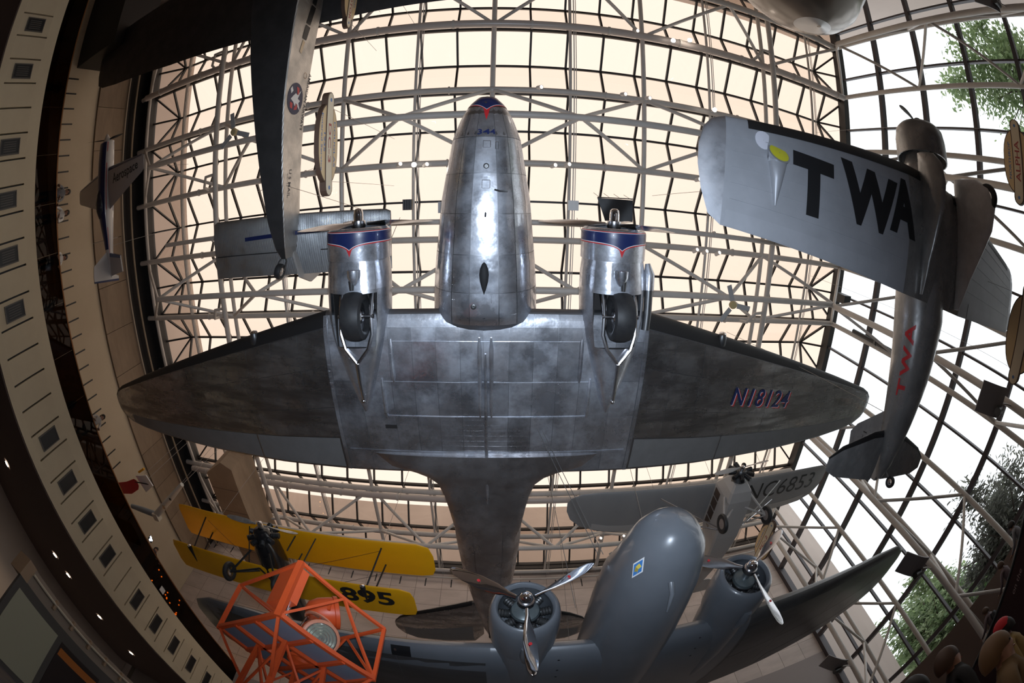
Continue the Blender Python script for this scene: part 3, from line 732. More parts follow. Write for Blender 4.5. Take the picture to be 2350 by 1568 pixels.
for x0, x1, y0, y1 in ((-.05, .1, 1.2, 1.35), (.2, .26, 1.22, 1.38), (-.06, .1, 2.05, 2.22), (.15, .3, 4.45, 4.6)):
    hb = MB()
    for a, b in (((x0, y0), (x1, y0)), ((x1, y0), (x1, y1)), ((x1, y1), (x0, y1)), ((x0, y1), (x0, y0))):
        hb.tube([(p[0], p[1], FUS.pt(p[1], math.atan2(p[0], .9), .012)[2]) for p in (a, b)], .006, 5)
    part('access_hatch', hb, STEEL, dc)
for x in (-2.0, 1.2):
    part('landing_lamp_panel', W3.shell(frange(x, x + 1.1, 3), frange(.05, .085, 2), .01), ALU, dc)
# tail
ST = [(.3, 16.35, 19.1, 1.42, .1), (.7, 16.5, 19.75, 1.42, .1), (2., 17.05, 19.85, 1.42, .1), (3.2, 17.57, 19.75, 1.42, .1), (3.75, 17.95, 19.4, 1.42, .09), (4.0, 18.3, 19.0, 1.42, .07), (4.06, 18.5, 18.8, 1.42, .05)]
for sg in (-1, 1):
    S3 = Wing([(sg * r[0],) + r[1:] for r in ST], 0.)
    sb = part('tailplane', S3.body([sg * r[0] for r in ST]), ALU_OUT, dc)
    part('deicer_boot', S3.body([sg * r[0] for r in ST[1:]], 0, .06, .008), BOOT, sb)
    part('elevator', S3.shell(frange(sg * .75, sg * 3.7, 8), frange(.55, .97, 4), .006), GREYFAB, sb)
fin = MB(); fin.prism([(16.0, 1.9), (17.2, 3.6), (17.9, 4.3), (18.8, 4.5), (19.5, 4.0), (19.7, 2.6), (19.5, 1.5), (18.0, 1.7)], lambda u, v, w: (-.09 + w, u, v), .18); part('fin', fin, ALU_OUT, dc)
tw = wheel_parts(dc, (0, 18.0, .72), .2, .16, name='tailwheel')
part('tailwheel_fork', MB().tube([(.1, 18.0, .72), (.1, 17.8, 1.0), (0, 17.7, 1.25)], .03, 8), IRON, dc)
part('tail_light', MB().lathe([(0, .06), (.2, .05), (.34, .01)], (0, 19.45, 1.5), (0, 1, -.15), 10), ALU, dc)
part('grip', MB().b2((-.11, 17.2, 1.02), (.09, 17.62, 1.1)), GREYFAB, dc)
for x, y, z, tx, ty in ((-2.9, 4.9, .9, -3.4, -.4), (2.9, 4.9, .9, 3.3, -.4), (0, 17, 2.0, .5, 17.4)):
    part('cable', MB().tube([(x, y, z), (tx, ty + 3.5, 7.4)], .012, 5), CABLE, dc)
# ---------------------------------------------------------------- corrugated trimotor
def corrugated(name, col, rough, ax, pitch, depth=.5):
    m = mat(name, col, rough, 1., col2=tuple(c * .8 for c in col), vscale=2., rvar=.1)
    n = m.node_tree.nodes; l = m.node_tree.links
    tc = n.new('ShaderNodeTexCoord'); wv = n.new('ShaderNodeTexWave'); wv.bands_direction = ax; wv.inputs['Scale'].default_value = .314 / pitch
    l.new(tc.outputs['Object'], wv.inputs['Vector'])
    b = n.new('ShaderNodeBump'); b.inputs['Strength'].default_value = depth; b.inputs['Distance'].default_value = .012
    l.new(wv.outputs['Fac'], b.inputs['Height']); l.new(b.outputs[0], n['Principled BSDF'].inputs['Normal'])
    return m
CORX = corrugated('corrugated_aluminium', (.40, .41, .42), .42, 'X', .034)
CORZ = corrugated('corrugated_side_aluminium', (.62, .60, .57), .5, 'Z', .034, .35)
SHADE_ALU = mat('shade_dark_aluminium', (.075, .072, .072), .55, .5, col2=(.055, .054, .054), vscale=2)  # dark tone puts the shade under the trimotor into the colour
fo = thing('trimotor', 'corrugated aluminium high-wing trimotor with its dark underside and tail overhead', 'airplane', (-6.24, -2, 11))
def F(x, y, z): return (x + 6.24, y + 2, z - 11)
FT = [(-13.2, .25, 10.3, 11.3), (-12.6, .6, 10.0, 11.6), (-11, .76, 9.85, 11.75), (-8.5, .8, 9.9, 11.8), (-6.2, .79, 10.0, 11.85), (-4.5, .66, 10.2, 11.9), (-2.8, .5, 10.42, 11.95), (-1.2, .39, 10.68, 12.0), (.3, .28, 10.92, 12.05), (1.1, .17, 11.12, 12.0), (1.42, .08, 11.3, 11.9)]
def fring(r, top=.82):
    y, w, zb, zt = r; c = .1 * min(w, .5)
    return [F(-6.24 + a, y, z) for a, z in ((-w + c, zb), (w - c, zb), (w, zb + c), (w, zt - .2), (w * top, zt), (-w * top, zt), (-w, zt - .2), (-w, zb + c))]
bd = MB().loft([fring(r) for r in FT], True, smooth=False); part('fuselage', bd, CORZ, fo)
bt = MB(); bt.loft([[F(-6.24 - r[1] + .02, r[0], r[2] - .004), F(-6.24 + r[1] - .02, r[0], r[2] - .004)] for r in FT], False, False, False); part('belly_shade', bt, SHADE_ALU, fo)  # dark sheet paints shade over the whole belly
FW = Wing([(0, -9.9 + 2, -5.93 + 2, .95, .17), (1.2, -9.9 + 2, -5.95 + 2, .97, .17), (6, -9.85 + 2, -6.35 + 2, 1.12, .15), (10, -9.7 + 2, -6.9 + 2, 1.25, .13), (11.2, -9.6 + 2, -7.15 + 2, 1.3, .12), (11.65, -9.3 + 2, -7.4 + 2, 1.32, .1), (11.8, -8.9 + 2, -7.9 + 2, 1.34, .06)] + [(-x, a, b, c, d) for x, a, b, c, d in ((1.2, -7.9, -3.95, .97, .17), (6, -7.85, -4.35, 1.12, .15), (10, -7.7, -4.9, 1.25, .13), (11.2, -7.6, -5.15, 1.3, .12), (11.65, -7.3, -5.4, 1.32, .1), (11.8, -6.9, -5.9, 1.34, .06))])
fwx = [.0, 1.2, 3.5, 6, 8, 10, 11.2, 11.65, 11.8]
part('wing', FW.body([-x for x in fwx[::-1]] + fwx[1:]), SHADE_ALU, fo)
SX = [(-3.14, .2, 1.98), (-3.0, .12, 2.0), (0, .16, 2.0), (3.0, .22, 1.95), (3.14, .28, 1.93)]
SW = Wing([(x, a + 2, b + 2, 1.0, .07) for x, a, b in SX], 0.)
part('tailplane', SW.body([-3.14, -3.0, -1.5, 0, 1.5, 3.0, 3.14]), CORX, fo)
for x0, x1 in ((-3.05, -.35), (.95, 3.05)):
    part('elevator', SW.shell(frange(x0, x1, 4), frange(.63, .99, 3), .01), CORX, fo)
    part('hinge_gap', SW.shell(frange(x0, x1, 4), frange(.605, .622, 2), .012), DARK, fo)
rd = MB().prism([(3.02, .75), (4.05, .7), (4.3, 1.3), (4.15, 2.4), (3.2, 2.6)], lambda u, v, w: (-.03 + w + (u - 3.0) * .28, u, v), .07); part('rudder', rd, mat('pale_rudder', (.35, .33, .31), .6), fo)
part('blue_cross_tube', MB().bar(F(-7.9, .78, 11.75), F(-5.2, .7, 11.75), .12, .06), NAVY, fo)
wheel_parts(fo, F(-6.3, 1.75, 11.1), .23, .2, (1, .25, 0), name='tailwheel')
for q in (-1, 1): part('tailwheel_fork', MB().tube([F(-6.3 + q * .14, 1.75, 11.1), F(-6.28 + q * .13, 1.5, 11.3), F(-6.24, 1.3, 11.4)], .025, 6), IRON, fo)
def fside(y, z, off=.006):
    w = interp(FT, y, 1); return F(-6.24 + w + off, y, z)
DKTXT = mat('faded_dark_lettering', (.05, .05, .06), .6)
lettering('airline_name', 'AMERICAN AIRWAYS', (0, 0, 1.78, .15), lambda u, v, w: fside(-4.08 + u, 11.66 - .06 * u + v, .01), DKTXT, fo, bold=.01)
lettering('mail_lettering', 'U S MAIL', (0, 0, .8, .14), lambda u, v, w: fside(-1.12 + u, 11.12 - .06 * u + v, .01), DKTXT, fo, bold=.01)
lettering('mail_number', 'CAM 23', (0, 0, .35, .05), lambda u, v, w: fside(-1.0 + u, 11.0 + v, .01), DKTXT, fo)
em = part('emblem', MB().prism([(.47 * math.cos(t), .47 * math.sin(t)) for t in frange(0, 2 * math.pi, 28)[:-1]], lambda u, v, w: fside(-3.16 + u, 11.02 + v, .008 + w), .003), mat('emblem_navy', (.02, .025, .07), .5), fo)
for poly, mm in (([(-.06, -.16), (.05, -.28), (.12, -.1), (.3, .1), (.16, .12), (.32, .38), (.1, .22), (.02, .3), (-.02, .14), (-.3, .3), (-.12, .08), (-.16, -.02)], WHITE), ([(-.36, -.02), (-.12, .1), (-.16, .2), (-.34, .14)], RED), ([(.12, .05), (.34, -.02), (.3, .16), (.16, .18)], RED), ([(.14, -.3), (.3, -.25), (.32, -.12), (.16, -.14)], RED), ([(-.32, -.3), (-.22, -.38), (-.1, -.3), (-.2, -.2)], WHITE)):
    part('emblem_shape', MB().prism(poly, lambda u, v, w: fside(-3.16 + u, 11.02 + v, .013 + w), .002), mm, em)
part('emblem_ring', MB().lathe([(0, .1), (.004, .1), (.004, .085), (0, .085)], fside(-3.95, 11.42, .006), (1, 0, 0), 18), mat('ring_tan', (.5, .33, .2), .6), fo)
for y0, y1 in ((-7.6, -6.95), (-6.9, -6.22), (-6.16, -5.5), (-5.44, -4.98)):
    zz0, zz1 = 10.72 - .11 * (y0 + 4.5), 10.72 - .11 * (y1 + 4.5)
    part('window_pane', MB().add([fside(y0, zz0, .014), fside(y1, zz1, .014), fside(y1, zz1 + .26, .014), fside(y0, zz0 + .3, .014)], [(0, 1, 2, 3)]), BLACK, fo)
part('lit_pane', MB().add([fside(-4.95, 10.83, .012), fside(-4.55, 10.76, .012), fside(-4.5, 10.9, .012), fside(-4.9, 10.98, .012)], [(0, 1, 2, 3)]), mat('painted_lit_pane', (.6, .45, .28), .2), fo)  # tan colour imitates a lit pane, nothing shines here
for a, b in ((F(-6.8, -.6, 10.9), F(-7.3, -1.5, 15.9)), (F(-5.7, -.6, 10.9), F(-4.6, .5, 15.9)), (F(-8.5, -8, 12), F(-8.7, -7.3, 16.5)), (F(-4, -8, 12), F(-3.5, -7.3, 16.5))): cable(fo, a, b)

# ---------------------------------------------------------------- low-wing monoplane with large letters
SATIN = mat('satin_silver_skin', (.40, .41, .44), .42, .35, col2=(.35, .36, .385), vscale=1.5, objrand=.05)
DULLM = mat('stained_aluminium', (.36, .35, .34), .32, .45, col2=(.24, .235, .23), vscale=2.2, stretch=(1, .6, 1), rvar=.1, contrast=(.4, .6))
al = thing('monoplane', 'silver low-wing monoplane with giant black letters under its wing', 'airplane', (9.576, -3.256, 6.605), (7.098, -10.708, 5.591))
AT = [(.9, .45, -.42, .5), (1.5, .6, -.5, .72), (3, .72, -.5, .8), (4.2, .72, -.5, .8), (4.7, .7, -.56, .78), (6, .56, -.42, .68), (7.2, .4, -.2, .56), (8.1, .2, .0, .45), (8.45, .05, .15, .3)]
AH = Hull(AT, 2.05, 24, .1)
part('fuselage', AH.body(frange(.9, 8.45, 22)), DULLM, al)
AWT = [(.0, 1.6, 4.4, -.42, .15), (.75, 1.62, 4.4, -.42, .15), (1.3, 1.66, 4.4, -.42, .15), (3.24, 1.9, 4.3, -.28, .14), (5.72, 2.2, 4.15, -.1, .12), (5.95, 2.3, 4.0, -.08, .11), (6.1, 2.5, 3.6, -.07, .09), (6.17, 2.8, 3.2, -.06, .06)]
AW = Wing(AWT + [(-r[0],) + r[1:] for r in AWT[1:]])
ax_ = [0, .75, 1.3, 2.2, 3.24, 4.5, 5.72]
part('center_wing', AW.body([-1.3, 0, 1.3]), DULLM, al)
for sg in (-1, 1):
    w = part('wing_panel', AW.body([sg * x for x in (1.3, 2.2, 3.24, 4.5, 5.72)]), SATIN, al)
    part('wing_tip', AW.body([sg * x for x in (5.72, 5.85, 5.95, 6.1, 6.17)]), skin_mat('tip_aluminium_%d' % sg, (.5, .51, .54), .4, rivets=False, wave=.3), al)
    part('deicer_boot', AW.body([sg * x for x in (.75, 1.3, 3.24, 5.3)], 0, .10, .008), BOOT, w)
    part('aileron', AW.shell(frange(sg * 1.9, sg * 5.65, 6), frange(.86, .99, 2), .008), SATIN, w)
    for c in (.2, .34, .48, .62, .76): part('stiffener', MB().tube([AW.pt(sg * x, c, -1, .002) for x in frange(1.4, 5.6, 5)], .006, 5), SATIN, w)
for ch_, u0, u1, v0, v1 in (('T', -4.42, -3.5, 2.5, 3.6), ('W', -3.32, -1.72, 2.28, 3.45), ('A', -1.95, -1.08, 2.12, 3.3)):
    lettering('wing_letter', ch_, (u0, -v1, u1, -v0), lambda u, v, w: AW.low(u, -v, .01), BLACK, al, bold=.055)
lz = AW.low(-4.74, 2.72)[2]; ln = Vector((0, .5, .87)); lu = Vector((1, 0, 0)); lv = ln.cross(lu)
def lring(c, r, n_=None):
    v_l = lv if n_ is None else Vector((0, 0, 1))
    return [Vector(c) + lu * r * math.cos(t) + v_l * r * math.sin(t) for t in frange(0, 2 * math.pi, 22)[:-1]]
lp = part('landing_light', MB().loft([lring((-4.74, 2.68, lz - .06), .225), lring((-4.74, 2.86, lz + .02), .18, 1), lring((-4.75, 3.15, lz + .02), .12, 1), lring((-4.77, 3.62, lz + .0), .012, 1)], True), SATIN, al)
part('yellow_lens', MB().loft([lring((-4.74, 2.675, lz - .068), .195), lring((-4.74, 2.67, lz - .075), .01)], False), mat('yellow_lens', (.62, .6, .03), .3), lp)
part('round_patch', MB().lathe([(0, .005), (.006, .17)], AW.low(-5.02, 2.5, .012), (0, 0, 1), 18), mat('pale_patch', (.6, .6, .66), .4), al)
part('cowling', MB().lathe([(.12, .5), (.14, .6), (.25, .7), (.5, .74), (1.0, .74), (1.0, .71), (.3, .67), (.14, .52)], (.1, 0, 0), (0, 1, 0), 28), DULLM, al)
radial(al, (.1, .5, 0), .64)
pp = bpy.data.objects.new('propeller', None); COL.objects.link(pp); pp.parent = al; pp.location = (.1, 0, 0)
part('hub', MB().lathe([(-.18, .02), (-.16, .09), (.1, .12), (.3, .1)], (0, 0, 0), (0, 1, 0), 14), IRON, pp)
for a in (math.pi + .25, .25): part('blade', blade(1.05, .2, a), SHADE_ALU, pp)
LIT_WRAP = mat('window_lit_wrapped_fairing', (.8, .78, .76), .3, col2=(.68, .66, .64), vscale=4, bump=.5, bscale=5)  # whiteness puts the window light on this fairing into its colour
for x, m, kx, kz in ((-.72, None, .62, .6), (1.0, LIT_WRAP, 1.0, 1.0)):
    rings = []
    for y, hw, zb in ((1.2, .03, -.8), (1.3, .14, -1.35), (1.55, .22, -1.72), (2.0, .24, -1.85), (2.5, .22, -1.7), (3.0, .18, -1.35), (3.6, .12, -.95), (4.3, .03, -.62)):
        hw *= kx; zb = -.5 + (zb + .5) * kz
        rings.append([(x + hw * math.sin(t) * (1 if math.cos(t) > -.3 else .9), y, (-.45 + zb) / 2 + (-.45 - zb) / 2 * math.cos(t)) for t in frange(0, 2 * math.pi, 18)[:-1]])
    part('landing_gear_fairing', MB().loft(rings, True), m or DULLM, al)
    if m: wheel_parts(al, (x, 1.75, -1.6), .34, .16)
ATL = [(.2, 7.3, 8.5, .25, .1), (.6, 7.35, 8.48, .25, .1), (1.6, 7.7, 8.4, .25, .1), (1.95, 7.95, 8.25, .25, .07)]
for sg in (-1, 1):
    T = Wing([(sg * r[0],) + r[1:] for r in ATL], 0.)
    t = part('tailplane', T.body([sg * r[0] for r in ATL]), DULLM, al)
    part('deicer_boot', T.body([sg * r[0] for r in ATL], 0, .12, .008), BOOT, t)
fn = part('fin', MB().prism([(6.9, .6), (7.5, 1.55), (7.75, 1.75), (8.2, 1.65), (8.5, 1.2), (8.55, .3), (8.2, .2), (7.2, .5)], lambda u, v, w: (.04 + w, u, v), .12), DULLM, al)
lettering('fin_number', '12', (0, 0, .22, .14), lambda u, v, w: (.035, 7.6 + u, 1.1 + v), BLACK, al)
lettering('fuselage_letters', 'TWA', (0, 0, 1.55, .34), lambda u, v, w: AH.pt(6.45 - u, -.95 - v * 1.25, .012), RED, al, bold=.03, spacing=1.25)
wheel_parts(al, (.0, 8.35, -.3), .14, .1, name='tailwheel')
part('tailwheel_strut', MB().tube([(0, 8.35, -.3), (.03, 8.2, .0)], .025, 6), IRON, al)
for a, b in (((-1.2, 2.2, -.3), (-4.5, 1.5, 9.5)), ((1.4, 2.2, -.3), (.5, 1.2, 9.6)), ((.1, 7, .5), (-.5, 6.2, 9.8))): cable(al, a, b)

# ---------------------------------------------------------------- grey twin-engined airliner
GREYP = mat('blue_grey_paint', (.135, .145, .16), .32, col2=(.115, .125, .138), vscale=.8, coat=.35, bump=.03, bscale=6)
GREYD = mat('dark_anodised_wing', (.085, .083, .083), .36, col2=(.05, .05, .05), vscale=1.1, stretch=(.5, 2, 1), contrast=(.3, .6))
bo = thing('airliner', 'grey twin-engined airliner with three-blade propellers, nose pointing up the picture', 'airplane', (2.702, 4.355, 4.663), (.05, 3.55, -.89))
BH = Hull([(.02, .02, -.05, .05), (.1, .27, -.32, .3), (.25, .44, -.47, .46), (.5, .6, -.6, .62), (.85, .7, -.68, .75), (1.3, .78, -.74, .88), (2., .86, -.78, 1.2), (3, .92, -.8, 1.25), (5, .95, -.8, 1.25), (8, .93, -.72, 1.22), (11, .7, -.4, 1.1), (14, .35, .1, .9), (15.4, .05, .5, .7)], 2.15, 30)
part('fuselage', BH.body(sorted(set([r[0] for r in BH.tab] + [.05, .17, .36, .65, 1.6, 2.5, 4]))), GREYP, bo)
BT = [(0, 3.5, 8.75, -.3, .16), (2.9, 3.58, 8.75, -.22, .16), (5.9, 4.0, 8.7, .05, .15), (9.0, 4.35, 8.3, .28, .13), (10.4, 4.6, 7.8, .38, .12), (11.1, 5.0, 7.3, .42, .1), (11.35, 5.5, 6.8, .44, .07), (11.4, 5.9, 6.4, .44, .04)]
BW = Wing(BT + [(-r[0],) + r[1:] for r in BT[1:]])
part('center_wing', BW.body(frange(-2.9, 2.9, 6)), GREYP, bo)
for sg in (-1, 1):
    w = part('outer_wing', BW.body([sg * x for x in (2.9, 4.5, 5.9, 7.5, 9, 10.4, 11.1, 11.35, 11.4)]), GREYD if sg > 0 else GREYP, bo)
    for x0, x1 in ((3.0, 4.9), (4.9, 6.9), (6.9, 8.9), (8.9, 10.6)):
        for c0, c1 in ((.06, .4), (.4, .74)):
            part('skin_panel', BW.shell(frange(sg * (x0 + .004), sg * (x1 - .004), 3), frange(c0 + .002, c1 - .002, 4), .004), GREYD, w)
    part('aileron', BW.shell(frange(sg * 5.5, sg * 10.6, 6), frange(.77, .985, 3), .006), GREYD, w)
    for y in (3.8, 4.2, 4.55): part('vent_dot', MB().lathe([(0, .025), (.01, .025), (.01, .002)], BW.low(sg * 1.55, y, .0), (0, 0, -1), 8), BLACK, bo)
    na = bpy.data.objects.new('nacelle', None); COL.objects.link(na); na.parent = bo; na.location = (sg * 2.25, 0, 0)
    part('cowling', MB().lathe([(2.28, .49), (2.22, .505), (2.19, .535), (2.2, .575), (2.27, .625), (2.45, .66), (2.9, .675), (3.4, .64), (3.42, .6), (2.6, .6), (2.3, .5)], (0, 0, 0), (0, 1, 0), 36), GREYP, na)
    NB = Hull([(3.35, .6, -.6, .6), (4, .58, -.62, .58), (5, .52, -.62, .5), (6, .38, -.55, .4), (7, .15, -.4, .25)], 2., 24)
    part('nacelle_body', NB.body(), GREYP, na)
    radial(na, (0, 2.55, 0), .5, m=IRON, case=.5, flat=True)
    part('crankcase', MB().lathe([(2.28, .01), (2.29, .16), (2.34, .25), (2.42, .265), (2.5, .265)], (0, 0, 0), (0, 1, 0), 24), mat('grey_crankcase', (.1, .12, .125), .35, .3), na)
    part('crankcase_ring', MB().lathe([(2.4, .262), (2.38, .275), (2.4, .29), (2.46, .29)], (0, 0, 0), (0, 1, 0), 24), STEEL, na)
    pr = bpy.data.objects.new('propeller', None); COL.objects.link(pr); pr.parent = bo; pr.location = (sg * 2.25, 2.02, 0)
    part('dome', MB().lathe([(-.22, .005), (-.215, .05), (-.18, .1), (-.1, .125), (-.02, .115), (.02, .1)], (0, 0, 0), (0, 1, 0), 22), CHROME, pr)
    part('hub', MB().lathe([(-.05, .05), (-.04, .15), (.06, .16), (.1, .1), (.3, .08)], (0, 0, 0), (0, 1, 0), 20), STEEL, pr)
    for q in range(3):
        a = R_((-89 if sg < 0 else -87) + 120 * q)
        bl = part('blade', blade(1.56, .26, a), CHROME if sg < 0 else STEEL, pr)
        d = Vector((math.cos(a), 0, math.sin(a)))
        part('red_decal', MB().lathe([(0, .03), (.006, .03), (.006, .003)], tuple(d * .95 + Vector((0, -.035, 0))), (0, -1, 0), 14), RED, pr)
    part('carburettor_scoop', MB().tube([(0, 2.75, -.66), (0, 3.0, -.7), (0, 3.5, -.6)], [.09, .12, .06], 12), GREYP, na)
em = part('emblem', MB().prism([(0, -.25), (.14, 0), (0, .25), (-.14, 0)], lambda u, v, w: BH.pt(.78 + v, -1.02 - u / .85, .006), .001), WHITE, bo)
part('emblem_field', MB().prism([(0, -.2), (.11, 0), (0, .2), (-.11, 0)], lambda u, v, w: BH.pt(.78 + v, -1.02 - u / .85, .010), .001), mat('emblem_blue', (.05, .2, .5), .4), em)
part('emblem_bird', MB().prism([(.02, -.1), (.05, .0), (.02, .1), (-.03, .05), (-.06, .1), (-.03, .0), (-.06, -.08)], lambda u, v, w: BH.pt(.78 + v, -1.02 - u / .85, .014), .001), mat('emblem_yellow', (.7, .55, .1), .4), em)
part('pitot_probe', MB().tube([(-.1, .85, -.69), (-.1, .95, -.86), (-.1, 1.35, -.96)], [.05, .045, .018], 10), GREYP, bo)
ll = part('landing_light', BW.shell(frange(-4.98, -4.55, 3), frange(.005, .06, 4), .012), BLACK, bo)
for x in (-4.88, -4.66): part('lamp', MB().ball((x, 4.0, -.16), .06, 10, 6), CHROME, ll)
for a, b in (((-1, 4, 1), (-1.5, 3, 9.6)), ((1, 4, 1), (1.5, 3, 9.6)), ((0, 12, 1), (.2, 10.5, 9.7)), ((-.7, 2, 1), (-2.8, .6, 9.4)), ((-.8, 2, 1), (-3.0, .4, 9.4))): cable(bo, a, b)
# ---------------------------------------------------------------- grey high-wing cabin monoplane
FABRIC = mat('silver_doped_fabric', (.30, .29, .28), .55, col2=(.26, .255, .25), vscale=.8, stretch=(1, .3, 1))
FABL = mat('pale_doped_fabric', (.42, .40, .38), .55)
fc = thing('cabin_monoplane', 'grey high-wing monoplane with long black registration under one wing', 'airplane', (9.153, 9.013, 11.778), (-2.134, 4.444, 1.154))
FCT = [(-6.66, 1.75, 2.2, .86, .03), (-6.5, 1.5, 2.7, .86, .06), (-6.1, 1.3, 3.15, .86, .1), (-5.4, 1.25, 3.5, .86, .12), (-4.6, 1.28, 3.7, .86, .13), (0, 1.42, 3.8, .86, .13), (3.9, 1.48, 3.76, .86, .13), (5.0, 1.5, 3.62, .86, .12), (5.7, 1.52, 3.3, .86, .1), (6.05, 1.7, 2.8, .86, .07), (6.15, 2.0, 2.4, .86, .03)]
FCW = Wing(FCT)
part('wing', FCW.body(sorted([r[0] for r in FCT] + [-3, -1.5, 1.5, 2.8])), FABRIC, fc)
for x0, x1 in ((-5.6, -2.3), (2.4, 5.2)):
    part('aileron', FCW.shell(frange(x0, x1, 5), frange(.82, .985, 3), .008), FABL, fc)
lettering('registration', 'NC6853', (1.35, -2.72, 5.35, -1.76), lambda u, v, w: FCW.low(u, -v, .012), BLACK, fc, bold=-.004, spacing=1.0)
FR = [(.55, .3, -.35, .35), (.8, .48, -.55, .5), (1.2, .56, -.68, .78), (3.2, .58, -.75, .8), (4.2, .5, -.7, .62), (6.0, .34, -.45, .45), (8.0, .14, -.1, .3), (8.9, .04, .05, .2)]
part('fuselage', MB().loft([[(-w * .9, y, zb), (w * .9, y, zb), (w, y, zb + .12), (w, y, zt - .1), (w * .8, y, zt), (-w * .8, y, zt), (-w, y, zt - .1), (-w, y, zb + .12)] for y, w, zb, zt in FR], True, smooth=False), FABL, fc)
for sg in (-1, 1):
    for y0, y1 in ((1.35, 1.75), (1.82, 2.3), (2.37, 2.85), (2.92, 3.3)):
        part('cabin_window', MB().b2((sg * .572, y0, .1), (sg * .588, y1, .55)), mat('cabin_glass', (.08, .05, .035), .15), fc)
    wheel_parts(fc, (sg * 1.02, 1.46, -1.4), .4, .17, hubm=mat('grey_wheel_disc', (.3, .26, .24), .6))
    part('axle_strut', MB().tube([(sg * 1.0, 1.46, -1.4), (sg * .3, 1.5, -.72)], .045, 8), FABL, fc)
    part('gear_strut', MB().tube([(sg * .98, 1.46, -1.4), (sg * .55, 2.5, -.7)], .035, 8), FABL, fc)
    part('shock_strut', MB().tube([(sg * .98, 1.46, -1.38), (sg * .6, 1.15, -.3)], .05, 8), FABL, fc)
    part('wing_strut', MB().tube([(sg * 2.93, 1.72, .66), (sg * .58, 2.55, -.68)], .035, 8), STEEL, fc)
    part('wing_strut', MB().tube([(sg * 2.91, 2.85, .66), (sg * .58, 2.65, -.68)], .03, 8), STEEL, fc)
    part('tailplane', MB().prism([(0, 7.7), (.9, 7.75), (1.4, 8.05), (1.5, 8.4), (1.2, 8.8), (.2, 8.9)], lambda u, v, w: (sg * u, v, .2 + w), .05), FABL, fc)
part('fin', MB().prism([(7.8, .25), (8.3, .95), (8.8, 1.15), (9.2, .7), (9.1, .1)], lambda u, v, w: (-.03 + w, u, v), .06), FABL, fc)
part('engine_mount', MB().lathe([(.25, .2), (.6, .34)], (0, 0, 0), (0, 1, 0), 16), IRON, fc)
radial(fc, (0, .2, 0), .56, m=BLACK)
pp = bpy.data.objects.new('propeller', None); COL.objects.link(pp); pp.parent = fc
part('hub', MB().lathe([(-.12, .02), (-.1, .08), (.1, .08)], (0, 0, 0), (0, 1, 0), 12), STEEL, pp)
for a in (.12, .12 + math.pi): part('blade', blade(1.35, .2, a, (0, -.05, 0)), FABL, pp)
for x in (-2.8, 2.8, 0): cable(fc, (x, 2.4, .9), (x * 1.05, 1.8, 4.0))

# ---------------------------------------------------------------- yellow biplane
YEL = mat('chrome_yellow_fabric', (.88, .42, .003), .5, col2=(.82, .38, .003), vscale=1.)
BLKG = mat('glossy_black_cowl', (.01, .01, .011), .2, coat=.4)
pa = thing('biplane', 'yellow-winged black mail biplane nosing out beside the balcony', 'airplane', (-7.225, 8.786, 8.278), (-2.199, -3.939, 1.806))
UT = [(-5.15, .95, 1.9, .98, .03), (-5.05, .72, 2.12, .98, .07), (-4.7, .68, 2.14, .98, .1), (0, .72, 2.14, .98, .1), (4.7, .72, 2.12, .98, .1), (5.05, .85, 2.05, .98, .07), (5.16, 1.2, 1.8, .98, .03)]
LT = [(-4.62, 1.5, 2.2, -.5, .03), (-4.5, 1.26, 2.5, -.5, .07), (-4.2, 1.24, 2.52, -.5, .1), (0, 1.24, 2.5, -.5, .1), (4.4, 1.24, 2.46, -.5, .1), (4.7, 1.35, 2.4, -.5, .07), (4.78, 1.6, 2.2, -.5, .03)]
PU, PL = Wing(UT), Wing(LT)
part('upper_wing', PU.body([-5.15, -5.05, -4.7, -3, -1.5, 0, 1.5, 3, 4.7, 5.05, 5.16]), YEL, pa)
lw = part('lower_wing', PL.body([-4.62, -4.5, -4.2, -3, -1, 1, 3, 4.4, 4.7, 4.78]), YEL, pa)
lettering('wing_number', '895', (2.5, -2.05, 4.18, -1.4), lambda u, v, w: PL.low(u, -v, .01), BLACK, lw, bold=.03)
part('fuselage', Hull([(.35, .3, -.42, .32), (.7, .4, -.5, .42), (1.5, .42, -.55, .5), (3, .4, -.52, .5), (4.5, .28, -.35, .4), (6.2, .08, .0, .25), (6.5, .03, .1, .2)], 2.6, 20).body(), BLKG, pa)
part('nose_cowl', MB().lathe([(.02, .1), (.05, .25), (.2, .33), (.42, .36)], (0, 0, -.04), (0, 1, 0), 20), BLKG, pa)
radial(pa, (0, .3, 0), .56, m=BLACK, case=.6)
pp = bpy.data.objects.new('propeller', None); COL.objects.link(pp); pp.parent = pa
part('hub', MB().lathe([(-.2, .02), (-.18, .09), (.05, .1)], (0, 0, .02), (0, 1, 0), 14), STEEL, pp)
for a in (-.07, -.07 + math.pi): part('blade', blade(1.45, .2, a, (0, -.1, .02)), DULLM, pp)
